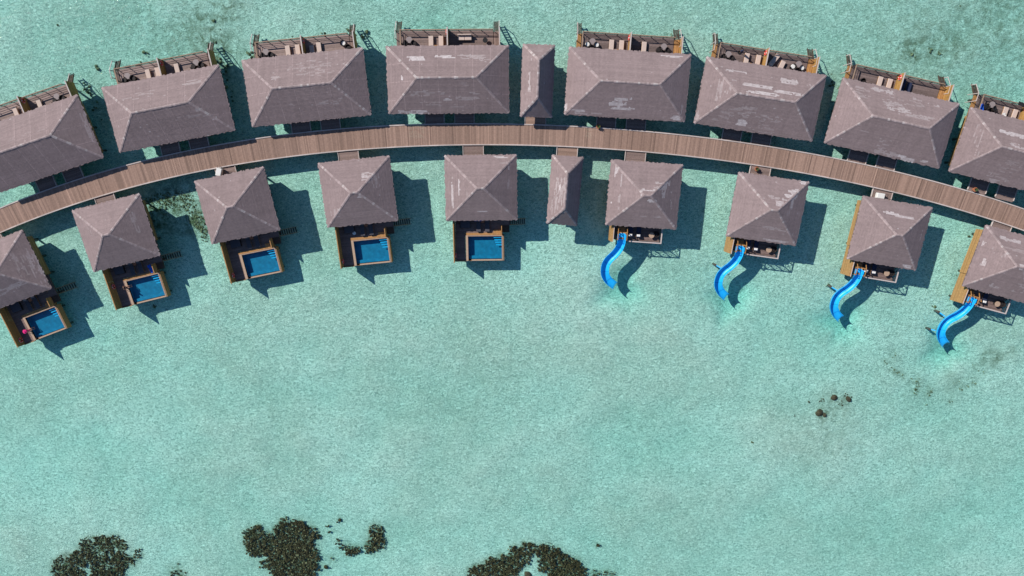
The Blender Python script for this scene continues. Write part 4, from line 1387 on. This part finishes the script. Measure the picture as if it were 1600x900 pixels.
# ------------------------------------------------------------------ reefs, boulders and weed on the sand
def inside(p, poly):
    x, y = p; c = False
    for (x0, y0), (x1, y1) in zip(poly, poly[1:] + poly[:1]):
        if (y0 > y) != (y1 > y) and x < (x1 - x0) * (y - y0) / (y1 - y0) + x0: c = not c
    return c


def reef(name, polys, label, cat, seed, mat='coral', dens=30, size=(.06, .19), hole=.55, zmax=.55, group='dark reef patches on the sand', kind=None, pale=.3):
    rnd = random.Random(seed)
    mb = MB()
    allp = []
    for poly in polys:
        W = [at(x, y) for x, y in poly]
        pl = [(w_.x, w_.y) for w_ in W]
        if mat == 'coral' and kind is None: REEF_POLYS.append(pl)
        xs = [p[0] for p in pl]; ys = [p[1] for p in pl]
        area = (max(xs) - min(xs)) * (max(ys) - min(ys))
        n = int(area * dens) + 3
        for _ in range(n):
            x, y = rnd.uniform(min(xs), max(xs)), rnd.uniform(min(ys), max(ys))
            wob = (x + .5 * noise.noise((x * .9, y * .9, seed)) + rnd.gauss(0, .16), y + .5 * noise.noise((x * .9, y * .9, seed + 9)) + rnd.gauss(0, .16))
            if not inside(wob, pl): continue
            h = noise.noise((x * .55, y * .55, seed * 1.7))
            if h > hole + rnd.uniform(-.1, .25): continue
            s = rnd.uniform(*size) * (1.0 - .25 * max(h, 0))
            z = (rnd.uniform(.05, .34) if kind is None else rnd.uniform(-.02, zmax * .5)) * (1 - max(h, 0))
            allp.append((x, y, z, s))
            w_ = 0.0
            if rnd.random() < pale: w_ = rnd.uniform(.2, .9); s *= .6
            mb.lump((x, y, z), s * rnd.uniform(.8, 1.3), s * rnd.uniform(.8, 1.3), s * rnd.uniform(.5, .9), rnd.uniform(.5, 1.6), w_, .3, rnd)
            for _k in range(2):
                if rnd.random() < .6:
                    q = s * .4
                    mb.lump((x + rnd.uniform(-s, s), y + rnd.uniform(-s, s), z + s * .4), q, q, q * .8, rnd.uniform(.5, 2.2), w_, .35, rnd)
    o = mb.build(name, M[mat])
    tag(o, label, cat, group, kind)
    return o


def zz(pts, sc, ox, oy): return [(x / sc + ox, y / sc + oy) for x, y in pts]
def disc(x, y, r, sc, ox, oy, n=9, sq=1.0): return zz([(x + r * math.cos(2 * math.pi * k / n), y + r * sq * math.sin(2 * math.pi * k / n)) for k in range(n)], sc, ox, oy)


A = (5.714, 60, 760)
reef('coral_reef', [zz([(115, 700), (160, 640), (240, 605), (320, 610), (320, 575), (400, 570), (370, 520), (380, 480), (420, 462), (470, 440), (560, 427), (640, 435), (740, 455), (800, 510), (812, 555), (785, 590), (800, 640), (850, 640), (872, 735), (840, 742), (820, 690), (780, 720), (755, 790), (740, 860), (470, 860), (470, 700), (450, 650), (420, 700), (415, 760), (430, 860), (150, 860), (120, 735)], *A)],
     'large dark brown reef patch nearest the bottom left corner', 'reef', 3)
reef('coral_reef', [disc(890, 608, 46, *A, sq=1.25)], 'small round reef clump just right of the large bottom left patch', 'reef', 4, dens=8, hole=.6)
reef('coral_reef', [zz([(1165, 742), (1205, 725), (1250, 750), (1330, 775), (1350, 830), (1180, 830)], *A), disc(1262, 700, 18, *A)], 'little broken reef patch between the two large ones on the bottom edge', 'reef', 5, dens=6)
B = (5.714, 360, 780)
reef('coral_reef', [zz([(118, 290), (200, 240), (270, 235), (300, 300), (345, 330), (390, 260), (430, 200), (480, 160), (500, 150), (540, 205), (640, 195), (720, 245), (790, 290), (812, 340), (750, 375), (755, 430), (800, 490), (785, 560), (770, 640), (720, 760), (385, 760), (380, 640), (300, 600), (290, 550), (335, 510), (280, 485), (220, 515), (170, 480), (120, 400)], *B)],
     'large dense dark reef patch with rounded top at bottom centre left', 'reef', 6, hole=.75, dens=38)
reef('coral_reef', [zz([(975, 430), (1040, 395), (1100, 440), (1145, 420), (1165, 480), (1100, 505), (1030, 475)], *B), zz([(1185, 450), (1230, 370), (1265, 370), (1250, 310), (1225, 240), (1300, 212), (1345, 255), (1370, 320), (1385, 400), (1330, 450), (1270, 492), (1210, 470)], *B), disc(955, 375, 26, *B)],
     'hook shaped dark reef chain right of the dense rounded patch', 'reef', 7, dens=30, hole=.5)
reef('coral_reef', [disc(975, 190, 24, *B, sq=.8), disc(870, 240, 14, *B), disc(885, 285, 8, *B)], 'tiny dark reef specks above the hook shaped chain', 'reef', 8, dens=9, hole=.5, size=(.1, .25))
reef('coral_reef', [disc(925, 525, 28, *B), disc(848, 592, 24, *B)], 'two tiny dark reef clumps below the hook shaped chain', 'reef', 9, dens=8, hole=.5, size=(.1, .28))
D = (5.714, 700, 820)
reef('coral_reef', [zz([(175, 460), (190, 370), (260, 350), (310, 365), (330, 310), (380, 285), (440, 305), (465, 250), (500, 245), (515, 290), (550, 285), (550, 195), (580, 175), (640, 200), (690, 150), (740, 155), (800, 195), (870, 172), (960, 190), (1000, 240), (1080, 275), (1185, 330), (1190, 360), (1240, 420), (1200, 520), (920, 520), (880, 410), (815, 410), (800, 240), (740, 250), (725, 330), (640, 400), (600, 520), (170, 520)], *D)],
     'wide arched reef patch with sandy gap at the bottom centre', 'reef', 10, hole=.42, pale=.2)
reef('coral_reef', [zz([(1280, 440), (1340, 400), (1420, 405), (1500, 440), (1540, 520), (1270, 520)], *D)], 'low reef sliver on the bottom edge right of the arched patch', 'reef', 12, dens=6)
reef('coral_reef', [disc(1330, 190, 15, *D, sq=1.3)], 'single dark speck of coral above the arched patch at right', 'reef', 13, dens=12, hole=.9, size=(.1, .22))


def boulder(px, py, rx, ry, label, seed):
    rnd = random.Random(seed)
    import bmesh
    bm = bmesh.new(); bmesh.ops.create_icosphere(bm, subdivisions=3, radius=1)
    for v in bm.verts:
        k = 1 + .22 * noise.noise(v.co * 1.6 + Vector((seed, 0, 0))) + .08 * noise.noise(v.co * 5 + Vector((0, seed, 0)))
        v.co = Vector((v.co.x * rx * k, v.co.y * ry * k, max(v.co.z, -.3) * .38 * k))
    me = bpy.data.meshes.new('coral_boulder'); bm.to_mesh(me); bm.free()
    a_ = me.attributes.new('shade', 'FLOAT', 'FACE'); a_.data.foreach_set('value', [rnd.uniform(.75, 1.25) for _ in me.polygons])
    me.materials.append(M['boulder'])
    o = mk('coral_boulder', me); o.location = at(px, py, .05); o.rotation_euler = (0, 0, seed)
    tag(o, label, 'boulder', 'brown coral boulders')


C = (3.81, 1180, 540)
boulder(380 / 3.81 + 1180, 400 / 3.81 + 540, .62, .52, 'brown coral boulder lowest in the loose trio right of centre', 1.0)
boulder(411 / 3.81 + 1180, 412 / 3.81 + 540, .36, .30, 'small brown boulder touching the lowest boulder of the trio', 2.1)
boulder(468 / 3.81 + 1180, 308 / 3.81 + 540, .52, .46, 'rounded brown boulder in the middle of the loose trio', 3.3)
boulder(555 / 3.81 + 1180, 318 / 3.81 + 540, .56, .36, 'elongated brown boulder rightmost of the loose trio', 2.3)
boulder(715 / 5.714 + 700, 452 / 5.714 + 820, .75, .6, 'brown boulder in the sandy gap of the arched reef at bottom edge', 5.2)
bits = [disc(x, y, r, *C, n=7) for x, y, r in ((398, 330, 16), (405, 300, 9), (512, 345, 18), (540, 292, 12), (345, 402, 12), (352, 428, 8), (388, 430, 10), (505, 318, 8), (575, 300, 8), (535, 352, 10), (590, 412, 6), (320, 330, 8), (240, 412, 10), (180, 400, 6))]
reef('dead_coral_bits', bits, 'scattered dark coral bits around the brown boulders', 'coral', 21, dens=16, hole=.6, size=(.06, .15), zmax=.2, group=None, kind='stuff')
sq = SQ
reef('seaweed_strands', [disc(x + dx, y + dy, 9, *C, n=6, sq=1.3) for x, y in sq for dx, dy in ((0, 0), (9, 8))], 'thin dark strands of weed on the sand at right', 'seaweed', 22, dens=9, hole=.9, size=(.05, .12), zmax=.06, group=None, kind='stuff', mat='weed')
tufts = [(229, 82, 7), (153, 108, 6), (218, 99, 6), (180, 104, 5), (137, 135, 8), (145, 145, 5), (395, 88, 4), (453, 62, 6), (505, 54, 5), (545, 50, 4), (392, 84, 5), (570, 55, 7), (345, 92, 9), (352, 104, 8), (1046, 55, 6), (1300, 131, 7), (1312, 142, 6), (1297, 118, 5), (1040, 60, 5), (335, 64, 3), (345, 45, 3), (334, 34, 3), (352, 26, 3), (320, 50, 2), (92, 41, 3), (389, 98, 6), (387, 108, 5),
         (1425, 83, 6), (1470, 82, 4), (1452, 78, 4), (1500, 12, 3),
         (1457, 478, 4), (1462, 470, 4), (1513, 370, 3), (1502, 402, 3), (1494, 432, 3), (1298, 445, 4), (1290, 448, 3), (1350, 325, 3), (1335, 350, 3), (1322, 385, 3), (373, 443, 5), (362, 442, 4), (470, 448, 2), (240, 478, 5), (1176, 690, 3)]
reef('seaweed_tufts', [disc(x, y, r, 1, 0, 0, n=7) for x, y, r in tufts], 'small olive weed tufts scattered on the sand among the upper villas', 'seaweed', 23, mat='weed', dens=4.5, hole=.5, size=(.08, .24), zmax=.2, group=None, kind='stuff')
rub = [(222, 308), (262, 300), (300, 297), (306, 312), (318, 340), (326, 372), (320, 380), (306, 358), (292, 332), (262, 326), (238, 329)]
reef('weedy_rubble', [rub], 'olive weedy coral rubble between the second and third pool villas', 'rubble', 24, mat='weed', dens=16, hole=.45, size=(.05, .16), zmax=.15, group=None, kind='stuff', pale=.25)
reef('weedy_rubble', [[(345, 75), (352, 90), (366, 150), (372, 190), (358, 180), (346, 130), (338, 95)], [(130, 122), (150, 150), (168, 200), (160, 205), (140, 160), (126, 130)]], 'dark weed in the shaded gaps between the leftmost double villas', 'seaweed', 25, mat='weed', dens=2.5, hole=.3, size=(.08, .25), zmax=.2, group=None, kind='stuff')


build_seabed()
